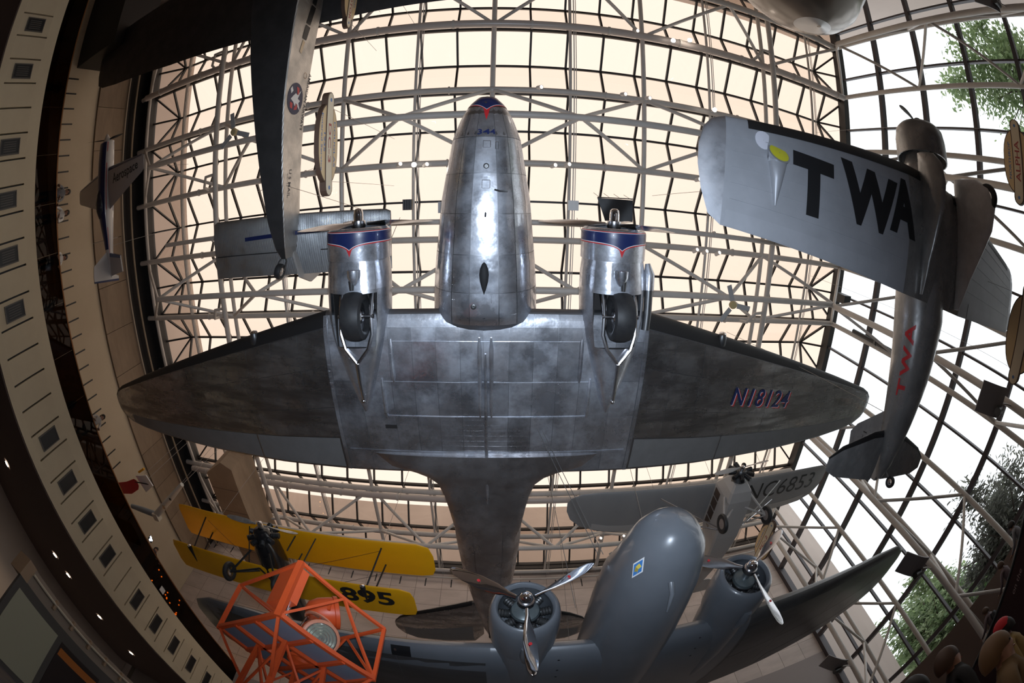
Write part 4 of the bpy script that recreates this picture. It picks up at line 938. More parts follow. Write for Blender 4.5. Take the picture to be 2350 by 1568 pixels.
for sg in (-1, 1):
    for y, yb in ((.98, 1.35), (1.72, 1.95)): part('interplane_strut', MB().tube([(sg * 3.58, y, .95), (sg * 3.4, yb, -.48)], .028, 8), BLACK, pa)
    for x, y in ((.5, .95), (.5, 1.75)): part('cabane_strut', MB().tube([(sg * .55, y, .95), (sg * .38, y + .25, .4)], .025, 8), BLACK, pa)
    part('wing_strut', MB().tube([(sg * 1.35, .9, .92), (sg * .9, 1.6, -.45)], .022, 6), BLACK, pa)
    wheel_parts(pa, (sg * .93, .97, -1.35), .33, .15)
    for y in (.6, 1.5): part('gear_strut', MB().tube([(sg * .88, .97, -1.35), (sg * .35, y, -.5)], .035, 8), BLACK, pa)
    part('axle', MB().tube([(sg * .88, .97, -1.35), (0, 1.0, -.85)], .03, 8), BLACK, pa)
    lp = part('landing_light', MB().lathe([(0, .075), (.08, .085), (.25, .06), (.75, .012)], (sg * 3.38, 1.1, -.66), (0, 1, 0), 14), BLACK, pa)
    part('lens', MB().lathe([(-.03, .005), (-.02, .055), (.0, .078)], (sg * 3.38, 1.1, -.66), (0, 1, 0), 14), CHROME, lp)
    for y in (1.1, 2.1): part('bracing_wire', MB().tube([(sg * 3.5, y, .92), (sg * .5, y + .2, -.45)], .006, 4), BLACK, pa)
    part('tailplane', MB().prism([(0, 5.5), (1.2, 5.7), (1.5, 6.1), (1.2, 6.5), (0, 6.6)], lambda u, v, w: (sg * u, v, .22 + w), .04), YEL, pa)
part('windscreen', MB().b2((-.3, 2.3, .48), (.3, 2.33, .75)), PLEXI, pa)
for x in (-3.4, 3.4): cable(pa, (x, 1.4, 1.05), (x * 1.02, .8, 7.6))

# ---------------------------------------------------------------- aerobatic plane, hung upside down
WNG = mat('light_grey_paint', (.45, .43, .42), .45)
EXW = mat('white_glossy_paint', (.6, .58, .56), .2, coat=.4)
ex = thing('aerobatic_plane', 'navy and white aerobatic plane hung upside down by the balcony wall', 'airplane', (-15.16, -4.30, 11.336), (-1.654, .191, 190.6))
EH = Hull([(.0, .02, -.02, .02), (.12, .1, -.1, .1), (.3, .2, -.24, .18), (.35, .36, -.33, .28), (1.0, .38, -.36, .34), (2.2, .36, -.35, .38), (3.2, .33, -.32, .38), (4.2, .22, -.22, .22), (5.3, .1, -.1, .14), (5.7, .05, -.05, .1)], 2.3, 24)
part('fuselage', EH.body(), EXW, ex)
part('navy_top', EH.shell(.38, 4.6, math.pi - 1.0, math.pi + 1.0, .006, 12, 8), NAVY, ex)
for sg in (-1, 1):
    strip(lambda a: .4, lambda a: 5.5, sg * 1.2 + math.pi - .045, sg * 1.2 + math.pi + .045, .007, EH.pt, RED, 'red_stripe', ex, 4)
    strip(lambda a: .4, lambda a: 5.6, sg * 2.2 + math.pi - .08, sg * 2.2 + math.pi + .08, .007, EH.pt, NAVY, 'navy_stripe', ex, 4)
EWT = [(.3, 1.42, 3.1, -.02, .13), (1.9, 1.54, 2.65, -.02, .13), (3.2, 1.64, 2.28, -.02, .12), (3.34, 1.7, 2.2, -.02, .06)]
for sg in (-1, 1):
    EW = Wing([(sg * r[0],) + r[1:] for r in EWT], 0.)
    w = part('wing', EW.body([sg * r[0] for r in EWT]), WNG, ex)
    part('navy_edge', EW.body([sg * r[0] for r in EWT[:3]], 0, .1, .006), NAVY, w)
    part('aileron', EW.shell(frange(sg * .8, sg * 3.1, 4), frange(.78, .98, 2), .006, 1), WNG, w)
    t = part('tailplane', MB().prism([(.05, 4.75), (1.15, 4.95), (1.2, 5.55), (.08, 5.65)], lambda u, v, ww: (sg * u, v, .02 + ww), .06), WNG, ex)
    part('navy_tail_edge', MB().prism([(.05, 4.74), (1.15, 4.94), (1.15, 5.04), (.05, 4.9)], lambda u, v, ww: (sg * u, v, .015 + ww), .07), NAVY, t)
EWL = Wing([(-r[0],) + r[1:] for r in EWT], 0.)
lettering('wing_lettering', 'Aerospace', (0, -.2, 2.1, .25), lambda u, v, w: EWL.pt(-.85 - u, .42 + .1 * u / 2.1 - v / interp([(0, 1.3), (2.1, .8)], u), 1, .012), BLACK, ex, bold=.01)
part('fin', MB().prism([(4.65, .1), (5.1, .9), (5.5, .98), (5.55, .1)], lambda u, v, w: (-.03 + w, u, v), .06), EXW, ex)
rr = part('rudder', MB().prism([(5.5, .98), (5.72, .97), (5.9, -.3), (5.72, -.32), (5.55, .05)], lambda u, v, w: (-.03 + w, u, v), .06), EXW, ex)
part('navy_rudder_edge', MB().prism([(5.66, .98), (5.73, .97), (5.91, -.3), (5.83, -.31)], lambda u, v, w: (-.035 + w, u, v), .07), NAVY, rr)
part('canopy', MB().loft([[(.24 * s * math.sin(t), y, .3 + .24 * s * math.cos(t)) for t in frange(-1.7, 1.7, 12)] for y, s in ((2.15, .2), (2.4, .7), (2.75, 1), (3.05, .95), (3.35, .5))], False, True, False), mat('smoked_canopy', (.03, .035, .05), .08, coat=.5), ex)
pp = bpy.data.objects.new('propeller', None); COL.objects.link(pp); pp.parent = ex
part('spinner', MB().lathe([(-.02, .005), (.05, .07), (.2, .14), (.34, .17)], (0, 0, 0), (0, 1, 0), 18), EXW, pp)
for q in range(3): part('blade', blade(.95, .15, 1.45 + q * 2.094, (0, .25, 0)), BLACK, pp)
part('smoke_pipe', MB().tube([(.2, .6, -.3), (.22, 1.2, -.42)], .04, 8), STEEL, ex)
for a, b in (((.0, 1.6, -.3), (-.3, 1.6, -4.6)), ((0, 4.5, -.1), (-.1, 4.4, -4.8))): cable(ex, a, b)

# ---------------------------------------------------------------- big rounded nose at the top edge
no = thing('aircraft_nose', 'large grey rounded airliner nose cut off by the top edge near the window', 'airplane', (9.0, -6.45, 10.3))
NG = mat('dark_grey_belly', (.075, .078, .085), .3, coat=.4, bump=.05, bscale=3)
NS = mat('pale_metal_side', (.26, .235, .21), .25, .6)
NH = Hull([(-7.05, 3.3, -2.8, 2.9), (-5.5, 3.25, -2.8, 2.9), (-3.6, 3.05, -2.65, 2.7), (-1.8, 2.5, -2.2, 2.1), (-.95, 1.95, -1.75, 1.6), (-.45, 1.35, -1.35, 1.1), (-.15, .75, -1.0, .5), (0, .05, -.75, -.6)], 2.1, 32)
part('nose_body', NH.body(), NS, no)
strip(lambda a: -7.0, lambda a: -.05, -.62, .95, .01, NH.pt, NG, 'belly_panel', no, 24)
part('nose_cap', MB().loft([[NH.pt(y, 2 * math.pi * k / 24, .015) for k in range(24)] for y in (-.12, -.06, -.02, 0)], False), mat('pale_nose_cap', (.5, .5, .5), .3, .5), no)
for x in (-1.2, 1.2): cable(no, (x, -3, 2.2), (x, -3.06, 4.1))

# ---------------------------------------------------------------- light V-shaped model and red tip beyond the railing
vm = thing('hanging_model', 'pale V-shaped model aircraft with blue-grey arms beyond the railing', 'model aircraft', (-15.28, 11.62, 10.0))
part('right_arm', MB().tube([(0, 0, 0), (1.2, -.9, .3), (2.35, -1.8, .58)], [.17, .15, .1], 10), mat('pale_model', (.5, .5, .46), .5), vm)
part('left_arm', MB().tube([(0, 0, 0), (-1.1, .0, .0), (-2.0, .05, .02)], [.16, .15, .12], 10), mat('blue_grey_model', (.2, .24, .28), .5), vm)
part('nose_block', MB().box((.02, .05, -.02), (.34, .38, .3)), mat('cream_model', (.6, .55, .45), .5), vm)
part('window_patch', MB().box((.9, -.62, .08), (.18, .2, .1)), mat('tan_patch', (.35, .28, .2), .6), vm)
part('marking', MB().box((1.45, -1.08, .24), (.1, .1, .08)), BLACK, vm)
cable(vm, (0, 0, .1), (.2, -.4, 6.2)); cable(vm, (1.8, -1.4, .5), (1.9, -1.2, 5.9))
rt = thing('hanging_wing', 'red rounded wing tip with white panel peeking over the railing', 'model aircraft', (-16.0, 9.95, 9.6))
rg = Wing([(-.9, -.05, .55, -.1, .1), (0, -.25, .4, 0, .12), (.6, -.45, .1, .12, .1), (.75, -.4, -.1, .14, .05)], .02)
part('red_tip', rg.body([-.9, -.4, 0, .35, .6, .75]), RED, rt)
part('white_panel', MB().prism([(.6, -.5), (1.5, -.7), (1.7, -.2), (.9, .3)], lambda u, v, w: (u, v, .3 + w), .05), WHITE, rt)
part('strut', MB().tube([(.6, -.3, .12), (1.5, -.2, .35)], .03, 6), BLACK, rt)
part('yellow_edge', MB().tube([(1.0, -.75, .32), (1.5, -1.0, .36)], .05, 6), YEL, rt)
cable(rt, (.2, 0, .05), (.2, .2, 6.4)); cable(rt, (1.2, -.3, .35), (1.2, -.1, 6.4))

# ---------------------------------------------------------------- orange airway beacon on its lattice tower
ORG = mat('orange_enamel', (.72, .10, .022), .42, col2=(.64, .085, .02), vscale=2.)
DECKG = mat('grey_deck_sheet', (.20, .23, .29), .6)
h = 2.75
Fc, Lc, Rc, Bc = Vector((-2.79, 4.57)), Vector((-4.35, 5.61)), Vector((-1.82, 6.05)), Vector((-3.38, 7.09))
be = thing('airway_beacon_tower', 'orange lattice tower deck with railing for a beacon lamp', 'tower', (-3.08, 5.83, 0))
def B3(p, z): return (p.x + 3.08, p.y - 5.83, z)
corners = [Fc, Rc, Bc, Lc]
def angle_bar(name, a, b, w=.055, parent=be): return part(name, MB().bar(a, b, w, w), ORG, parent)
for c in corners: angle_bar('rail_post', B3(c, h - .05), B3(c, h + 1.0), .09 if c is Fc else .06)
for a, b in zip(corners, corners[1:] + corners[:1]):
    angle_bar('deck_edge', B3(a, h), B3(b, h), .07)
    angle_bar('top_rail', B3(a, h + 1.0), B3(b, h + 1.0), .05)
    m_ = (a + b) / 2
    if a is Fc or a is Rc: angle_bar('rail_brace', B3(a, h), B3(m_, h + 1.0), .04); angle_bar('rail_brace', B3(m_, h + 1.0), B3(b, h), .04)
    else: angle_bar('rail_brace', B3(a, h + 1.0), B3(b, h), .035)
ctr = (Fc + Bc) / 2
def inset(c, k): return ctr + (c - ctr) * k
u_ = (Rc - Fc) / 3; v_ = (Lc - Fc) / 3
for i in range(3):
    for j in range(3):
        if (i, j) == (1, 1): continue
        p0 = Fc + u_ * i + v_ * j; q = [p0 + u_ * .03 + v_ * .03, p0 + u_ * .97 + v_ * .03, p0 + u_ * .97 + v_ * .97, p0 + u_ * .03 + v_ * .97]
        mb = MB(); mb.add([B3(x, h + .01) for x in q] + [B3(x, h + .025) for x in q], [(3, 2, 1, 0), (4, 5, 6, 7), (0, 1, 5, 4), (1, 2, 6, 5), (2, 3, 7, 6), (3, 0, 4, 7)])
        part('deck_plate', mb, DECKG, be)
for t in (1, 2):
    angle_bar('deck_beam', B3(Fc + u_ * t, h - .03), B3(Lc + u_ * t, h - .03), .06); angle_bar('deck_beam', B3(Fc + v_ * t, h - .03), B3(Rc + v_ * t, h - .03), .06)
legs = [(inset(c, .42), inset(c, .72)) for c in corners]
for a, b in legs: angle_bar('tower_leg', B3(a, h - .03), B3(b, -1.6), .07)
zz = frange(h - .05, -1.55, 4)
for lv in range(4):
    for i in range(4):
        def at(k, z):
            t = (h - z) / (h + 1.6); a, b = legs[k % 4]; p = a + (b - a) * t; return B3(p, z)
        angle_bar('cross_brace', at(i, zz[lv]), at(i + 1, zz[lv + 1]), .035); angle_bar('cross_brace', at(i + 1, zz[lv]), at(i, zz[lv + 1]), .035)
        angle_bar('horizontal', at(i, zz[lv + 1]), at(i + 1, zz[lv + 1]), .04)
for c in corners: angle_bar('knee_brace', B3(c, h), (lambda p: B3(p, h - .75))(inset(c, .47)), .045)
bx_ = part('control_box', MB().box(B3(Fc + u_ * .16 + v_ * .42, h + .62), (.2, .52, .62), Matrix.Rotation(math.atan2(v_.y, v_.x) - math.pi / 2, 3, 'Z')), ORG, be)
part('conduit_coil', MB().tube([B3(Fc + u_ * .3 + v_ * .3, h + .05), B3(Fc + u_ * .3 + v_ * .3, h + .32)], .045, 10), STEEL, be)
lm = thing('beacon_lamp', 'orange double-drum rotating beacon lamp with ribbed glass lens', 'lamp', (-3.0, 6.1, h + .03))
part('pedestal', MB().lathe([(0, .26), (.06, .27), (.1, .2), (.3, .17)], (0, 0, 0), (0, 0, 1), 20), ORG, lm)
ld = Vector((.62, -.62, -.47)).normalized()
c0 = Vector((.12, -.1, .56))
dr = part('lower_drum', MB().lathe([(-.32, .02), (-.3, .12), (-.2, .22), (-.05, .275), (.2, .285), (.24, .285)], c0, ld, 28), ORG, lm)
part('lens_rim', MB().lathe([(.2, .285), (.21, .32), (.27, .325), (.29, .3), (.29, .27)], c0, ld, 28), mat('faded_orange_rim', (.62, .24, .14), .45), dr)
LENS = mat('fresnel_lens', (.62, .64, .56), .12, .75)
part('lens', MB().lathe([(.275, .27), (.30, .25), (.275, .225), (.305, .2), (.28, .175), (.31, .15), (.285, .12), (.315, .1), (.29, .07), (.32, .05), (.325, .005)], c0, ld, 28), LENS, dr)
part('glass_housing', MB().lathe([(.0, .2), (.02, .26), (.34, .26), (.36, .2)], (-.05, .1, .62), (.15, .1, 1), 24), PLEXI, lm)
part('core', MB().lathe([(0, .13), (.4, .13)], (-.05, .1, .6), (.15, .1, 1), 16), IRON, lm)
for q in range(4):
    a = q * 1.57 + .4; part('tie_rod', MB().tube([(-.05 + .24 * math.cos(a), .1 + .24 * math.sin(a), .6), (.0 + .24 * math.cos(a), .13 + .24 * math.sin(a), 1.0)], .014, 6), ORG if q % 2 else STEEL, lm)
part('collar_plate', MB().lathe([(0, .15), (0, .3), (.025, .3), (.025, .15)], (.0, .13, .96), (.2, .1, 1), 24), mat('faded_orange_rim', (.62, .24, .14), .45), lm)
ud = Vector((.75, .25, .32)).normalized(); c1_ = Vector((.02, .12, 1.22))
dr2 = part('upper_drum', MB().lathe([(-.34, .02), (-.33, .1), (-.26, .2), (-.1, .27), (.1, .29), (.22, .29)], c1_, ud, 28), ORG, lm)
part('drum_rim', MB().lathe([(.16, .29), (.17, .315), (.24, .315), (.25, .28), (.25, .02)], c1_, ud, 28), ORG, dr2)
part('latch', MB().box(c1_ + ud * .2 + Vector((0, -.3, -.1)), (.05, .05, .12)), ORG, dr2)

# ---------------------------------------------------------------- hanging name boards
SIGNF = mat('pale_sign_face', (.72, .52, .28), .4); SIGNB = mat('pale_sign_bar', (.75, .64, .46), .4); SIGNE = mat('dark_sign_edge', (.10, .055, .035), .6)
SRED = mat('sign_red', (.4, .08, .07), .5); SBLUE = mat('sign_blue', (.1, .2, .42), .5)
def sign(label, loc, rotz, L, H, lines, drop, flip=1):
    """board in its local y-z plane, face towards +x"""
    s = thing('name_board', label, 'sign', loc, (rotz, 0, 0))
    lens = [(L * .5 * .78 * math.cos(t), H * .5 * math.sin(t)) for t in frange(0, 2 * math.pi, 32)[:-1]]
    lens = [(math.copysign(abs(u / (L * .39)) ** .8, u) * L * .39, v) for u, v in lens]
    b = .17 * H
    bar = [(L * .5 - b + b * math.cos(t), b * math.sin(t)) for t in frange(-math.pi / 2, math.pi / 2, 8)] + [(-L * .5 + b - b * math.cos(t), -b * math.sin(t)) for t in frange(-math.pi / 2, math.pi / 2, 8)]
    part('board', MB().prism(lens, lambda u, v, w: (w - .05, u, v), .1), SIGNE, s)
    part('bar', MB().prism(bar, lambda u, v, w: (w - .07, u, v), .14), SIGNE, s)
    for sd in (1, -1):
        part('face', MB().prism([(u * .965, v * .95) for u, v in lens], lambda u, v, w: (sd * (.05 + w), u, v), .006), SIGNF, s)
        part('bar_face', MB().prism([(u * .98, v * .82) for u, v in bar], lambda u, v, w: (sd * (.07 + w), u, v), .006), SIGNB, s)
        for txt, y0, y1, z0, z1, m in lines:
            lettering('lettering', txt, (y0, z0, y1, z1), lambda u, v, w: (sd * (.0785 if abs((z0 + z1) / 2) < b else .058), sd * u, v), m, s, bold=.015)
        for e in (-1, 1):
            part('star', MB().lathe([(0, .045), (.003, .045), (.003, .002)], (sd * .077, e * (L * .5 - b), 0), (sd, 0, 0), 10), SBLUE, s)
    for y in (-L * .36, L * .36): part('cable', MB().tube([(0, y, .1), (0, y, drop)], .006, 4), CABLE, s)
    return s
sign('cream and tan oval name board hanging between trimotor tail and airliner nose', (-3.6, -1.31, 8.5), 0, 2.25, 1.05, [('DC-3', -.42, .42, -.075, .075, SRED), ('DOUGLAS', -.5, .5, .26, .36, SBLUE), ('1935', -.2, .2, -.27, -.19, SBLUE), ('Entered Service', -.6, .6, -.41, -.33, SBLUE)], 5.9)
sign('cream oval name board cut by the top edge beside the trimotor wing', (-4.4, -6.35, 11.2), 0, 2.3, 1.05, [('TRI-MOTOR', -.75, .85, -.085, .085, SRED), ('FORD', -.3, .3, .27, .36, SBLUE), ('1928', -.2, .2, -.36, -.27, SBLUE)], 3.2)
sign('yellowish oval name board under the high-wing monoplane near the back corner', (11.8, 13.3, 11.4), 180, 2.55, 1.25, [('FC-2', -.45, .45, -.09, .09, SRED), ('FAIRCHILD', -.6, .6, .3, .4, SBLUE)], 3.0)
sign('oval name board at the right picture edge above the lettered monoplane wing fairing', (12.5, -3.3, 4.35), 180, 2.3, 1.1, [('ALPHA', -.55, .55, -.09, .09, SRED), ('NORTHROP', -.5, .5, .27, .36, SBLUE)], 10)
sign('oval board seen nearly edge on at the right picture edge', (12.5, 1.0, 3.75), 172, 2.6, 1.2, [], 10.6)

# ---------------------------------------------------------------- ceiling fans
for loc, lab, a0 in (((-9.87, -3.22, 13.9), 'grey three-blade ceiling fan beside the trimotor fuselage', 1.75), ((8.4, 3.23, 13.8), 'grey three-blade ceiling fan between the airliner wing and window', 1.95), ((5.69, 15.61, 13.9), 'grey three-blade ceiling fan behind the grey airliner nose', .3)):
    f_ = thing('ceiling_fan', lab, 'fan', loc)
    part('motor', MB().lathe([(-.08, .02), (-.07, .12), (0, .15), (.1, .14), (.14, .05)], (0, 0, 0), (0, 0, 1), 16), mat('yellowed_motor', (.5, .4, .2), .5), f_)
    part('rod', MB().tube([(0, 0, .1), (.15, .1, .55)], .03, 8), WHITE_STEEL, f_)
    for q in range(3):
        a = a0 + q * 2.094; d = Vector((math.cos(a), -math.sin(a), 0))
        part('fan_blade', MB().bar(tuple(d * .18), tuple(d * .78), .19, .02), mat('pale_fan_blade', (.4, .4, .4), .4), f_)

# ---------------------------------------------------------------- spotlights on the beams
SPCAN = mat('white_lamp_can', (.6, .58, .56), .4)
def spot(loc, dirv, glow, label, group='truss spotlights'):
    big = glow > 50
    if not big: dirv = (dirv[0] * .4 + 5, dirv[1] - 3, dirv[2] * .6); glow = 3
    s = thing('spotlight', label, 'spotlight', loc, group=group)
    d = Vector(dirv).normalized()
    part('can', MB().lathe([(-.2, .02), (-.2, .075), (.1, .085), (.1, .075), (.06, .07)], (0, 0, 0), d, 14), SPCAN, s)
    part('bulb', MB().lathe([(.05, .002), (.07, .072)] if not big else [(.1, .002), (.12, .09)], (0, 0, 0), d, 14), mat('glowing_bulb_%d' % glow, (1, .9, .78), .3, emit=glow), s)
    part('yoke', MB().tube([(0, 0, .02), (0, .02, .3)], .02, 6), SPCAN, s)
tocam = lambda p: (-p[0], -p[1], -p[2])
for (tx, ty, z), glow, lab in (((.4574, -.4577, 16.2), 160, 'blazing spotlight high near the skylight corner, larger of a pair'), ((.4106, -.445, 16.2), 60, 'bright spotlight beside the blazing one near the corner'), ((.3145, -.4545, 16.2), 20, 'small lit spotlight on the thick pipe above the nose'),
        ((-.203, -.0826, 16.4), 110, 'blazing spotlight on the beam beside the airliner nose'), ((-.2371, -.0855, 16.4), 12, 'dim spotlight next to the blazing one by the nose'), ((-.1745, -.0813, 16.4), 12, 'dim spotlight between blazing one and fuselage'),
        ((.1155, -.08, 16.4), 14, 'dim spotlight across the nose from the blazing one'), ((.1474, -.0837, 16.4), 14, 'dim spotlight on a slender tube across the nose'), ((.0813, -.2701, 16.3), 8, 'unlit looking can on the first beam past the nose'), ((.279, -.2709, 16.3), 8, 'spotlight can midway along the first beam'), ((.3399, -.2695, 16.3), 14, 'spotlight can farther along the first beam'),
        ((.5191, -.2707, 16.3), 90, 'bright spotlight at the tip of the lettered wing'), ((.4736, -.0798, 16.4), 18, 'small spotlight beside the lettered wing edge'), ((.4782, .0981, 16.4), 14, 'first of three spotlights under the lettered wing'), ((.5063, .0996, 16.4), 14, 'middle of three spotlights under the lettered wing'), ((.544, .1004, 16.4), 10, 'last of three spotlights under the lettered wing'),
        ((.3229, 1.0097, 16.1), 2, 'dark spotlight on the back truss above the grey nose'), ((.4006, 1.0079, 16.1), 4, 'white spotlight on the back truss above the grey nose')):
    z -= .25; p = (tx * z, ty * z, z); spot(p, tocam(p), glow, lab)
# --- lamps under the balcony
for y, w_ in ((5.95, 'alone near the middle of the picture edge'), (10.05, 'upper of a close pair'), (11.13, 'lower of a close pair'), (13.72, 'below the close pair'), (16.5, 'lowest of all'), (-9.19, 'at the upper corner')):
    d_ = thing('downlight', 'glowing round downlight in the brown balcony soffit, ' + w_, 'downlight', (-16.9, y, 4.19), group='soffit downlights')
    part('ring', MB().lathe([(0, .16), (-.02, .16), (-.02, .12)], (0, 0, 0), (0, 0, 1), 18), IRON, d_)
    part('bulb', MB().lathe([(-.015, .002), (-.015, .12)], (0, 0, 0), (0, 0, 1), 18), mat('warm_downlight', (1, .86, .66), .3, emit=40), d_)
    lamp('downlight_beam', 'SPOT', (-16.9, y, 4.1), 60, (1, .82, .6), .1, Euler((0, 0, 0)).to_quaternion(), 2.2)

# ---------------------------------------------------------------- other fittings up high
UPG = mat('grey_reflector', (.34, .33, .33), .5, .2)
for ym, lab in ((3.07, 'curved grey uplight reflector on the window truss near the oval edge board'), (9.01, 'curved grey uplight reflector beyond the grey wing tip'), (14.95, 'curved grey uplight reflector at the lower picture edge'), (-8.81, 'curved grey uplight reflector at the upper corner of the window')):
    u = thing('uplight', lab, 'uplight', (13.6, ym, 4.35))
    prof = [(-.85 + .8 * (q / 7), .5 - .75 * math.sin(q / 7 * 1.3)) for q in range(8)]
    part('reflector', MB().loft([[(x, y, z) for x, z in prof] + [(x + .02, y, z + .03) for x, z in prof[::-1]] for y in (-.45, .45)], True, False), UPG, u)
    part('lamp_head', MB().tube([(-.45, .2, -.25), (-.1, .2, -.25)], .13, 12), IRON, u)
    part('bracket', MB().tube([(-.1, .0, -.25), (.1, 0, -.3), (.3, 0, -.45)], .03, 6), WHITE_STEEL, u)
    part('arm', MB().tube([(-.3, 0, .12), (.3, 0, -.1)], .03, 6), WHITE_STEEL, u)
fl_ = thing('black_cloth', 'black cloth flag hanging behind the airliner propeller', 'cloth', (4.05, .25, 15.5))
part('cloth', MB().loft([[(x, y, .15 * math.sin(x * 5 + y * 3) * .3) for x in frange(-.68 + .05 * i, .66, 8)] for i, y in enumerate(frange(-.4, .42, 6))], False, True, False), BLACK, fl_)
part('batten', MB().tube([(-.68, -.42, .02), (.66, -.45, .02)], .02, 6), IRON, fl_)
for x in (-.6, -.2, .2, .6): part('tie', MB().tube([(x, -.42, .02), (x + .03, -.5, .6), (x, -.6, 1.1)], .01, 5), IRON, fl_)
wq = thing('white_panel', 'small bright white square panel beside the nose', 'panel', (2.5, .18, 15.5)); part('plate', MB().box((0, 0, 0), (.38, .36, .05)), WHITE, wq); part('arm', MB().tube([(0, 0, 0), (.1, .2, 1.1)], .02, 6), IRON, wq)
db = thing('speaker_box', 'dark ribbed box on a roof tube beside the nose', 'speaker', (-3.47, .18, 16.0)); part('case', MB().box((0, 0, 0), (.34, .4, .3)), BLACK, db)
for q in range(4): part('rib', MB().box((-.13 + .085 * q, 0, -.16), (.03, .38, .03)), IRON, db)
gb = thing('speaker_box', 'small grey box just left of the nose', 'speaker', (-1.93, .28, 14.0)); part('case', MB().box((0, 0, 0), (.2, .36, .3)), UPG, gb); part('bracket', MB().tube([(0, 0, .1), (-.3, .3, 2.6)], .02, 6), IRON, gb)
sp = thing('speaker_box', 'black loudspeaker box at the dark corner between skylight and window', 'speaker', (16.35, 3.0, 15.75)); part('case', MB().box((0, 0, 0), (.5, .42, .9)), BLACK, sp); part('bracket', MB().tube([(0, 0, .4), (.3, .0, .6)], .03, 6), IRON, sp)
br = thing('black_rod', 'black rod strapped along a window tube beside the red-lettered fuselage', 'rod', (16.5, 4.3, 12.9)); part('rod', MB().tube([(0, 0, 1.7), (0, 0, -1.5)], .11, 8), BLACK, br)
part('strap', MB().tube([(0, 0, .06), (0, 0, -.06)], .14, 8), IRON, br)

# ---------------------------------------------------------------- display wall under the balcony
cs = thing('display_case', 'beige projector housing over a pale screen under the balcony', 'display', (-12, 9.3, 1.5))
part('housing', MB().b2((-.6, -2.6, -.1), (.1, 3.2, .5)), mat('beige_housing', (.33, .27, .22), .6), cs)
part('end_cap', MB().b2((-.62, -2.75, -.12), (.14, -2.4, .52)), mat('orange_beige', (.42, .3, .2), .6), cs)
for q in range(5): part('bracket', MB().b2((.1, -1.3 + q * .9, .1), (.2, -1.2 + q * .9, .45)), mat('orange_beige', (.42, .3, .2), .6), cs)
part('tube', MB().tube([(.16, -2.4, .3), (.16, 3.1, .3)], .05, 8), mat('pale_tube', (.6, .55, .45), .4), cs)
part('frame', MB().b2((.0, -2.7, -3.1), (.12, 3.2, -.1)), mat('grey_screen_frame', (.1, .095, .09), .7), cs)
part('screen', MB().b2((.12, -2.5, -2.9), (.14, -.6, -.45)), mat('pale_screen', (.42, .42, .32), .8), cs)
part('poster', MB().b2((.12, -.35, -2.9), (.14, 1.6, -.5)), mat('dark_poster', (.03, .02, .02), .5), cs)
part('poster_stripe', MB().b2((.14, -.3, -1.0), (.15, 1.6, -.7)), mat('orange_stripe', (.5, .16, .03), .6), cs)
# ---------------------------------------------------------------- escalator by the window
esc = thing('escalator', 'dark maroon escalator side with lettering by the window', 'escalator', (11.5, 3.0, 0))
MAROON = mat('dark_maroon_panel', (.035, .012, .014), .5)
def eline(y): return 1.18 - (y - 4.2) * .49
def E3(x, y, z): return (x - 11.5, y - 3.0, z)
for x0, x1 in ((10.85, 10.95), (12.1, 12.2)):
    part('balustrade', MB().prism([(3.9, eline(3.9)), (9.2, eline(9.2)), (9.2, eline(9.2) - 1.1), (8.0, eline(8.0) - 1.6), (3.9, eline(3.9) - 1.9)], lambda u, v, w: E3(x0 + w, u, v - .06), .1), MAROON, esc)
    part('handrail', MB().tube([E3((x0 + x1) / 2, y, eline(y)) for y in (3.9, 6, 9.2)], .05, 8), RUBBER, esc)
part('landing', MB().b2(E3(10.9, 2.0, eline(3.9) - 1.9), E3(12.2, 3.95, eline(3.9) - .95)), MAROON, esc)
part('landing_column', MB().b2(E3(11.2, 2.3, -1.6), E3(11.9, 3.0, eline(3.9) - 1.9)), MAROON, esc)
for i in range(12):
    y = 4.0 + i * .42
    part('step', MB().b2(E3(10.97, y, eline(y + .2) - 1.15), E3(12.08, y + .42, eline(y + .2) - .93)), IRON, esc)
lettering('side_lettering', 'on the', (0, 0, .55, .13), lambda u, v, w: E3(10.845, 5.65 - u, eline(5.65 - u) - .42 + v), mat('pale_lettering', (.4, .3, .3), .6), esc)

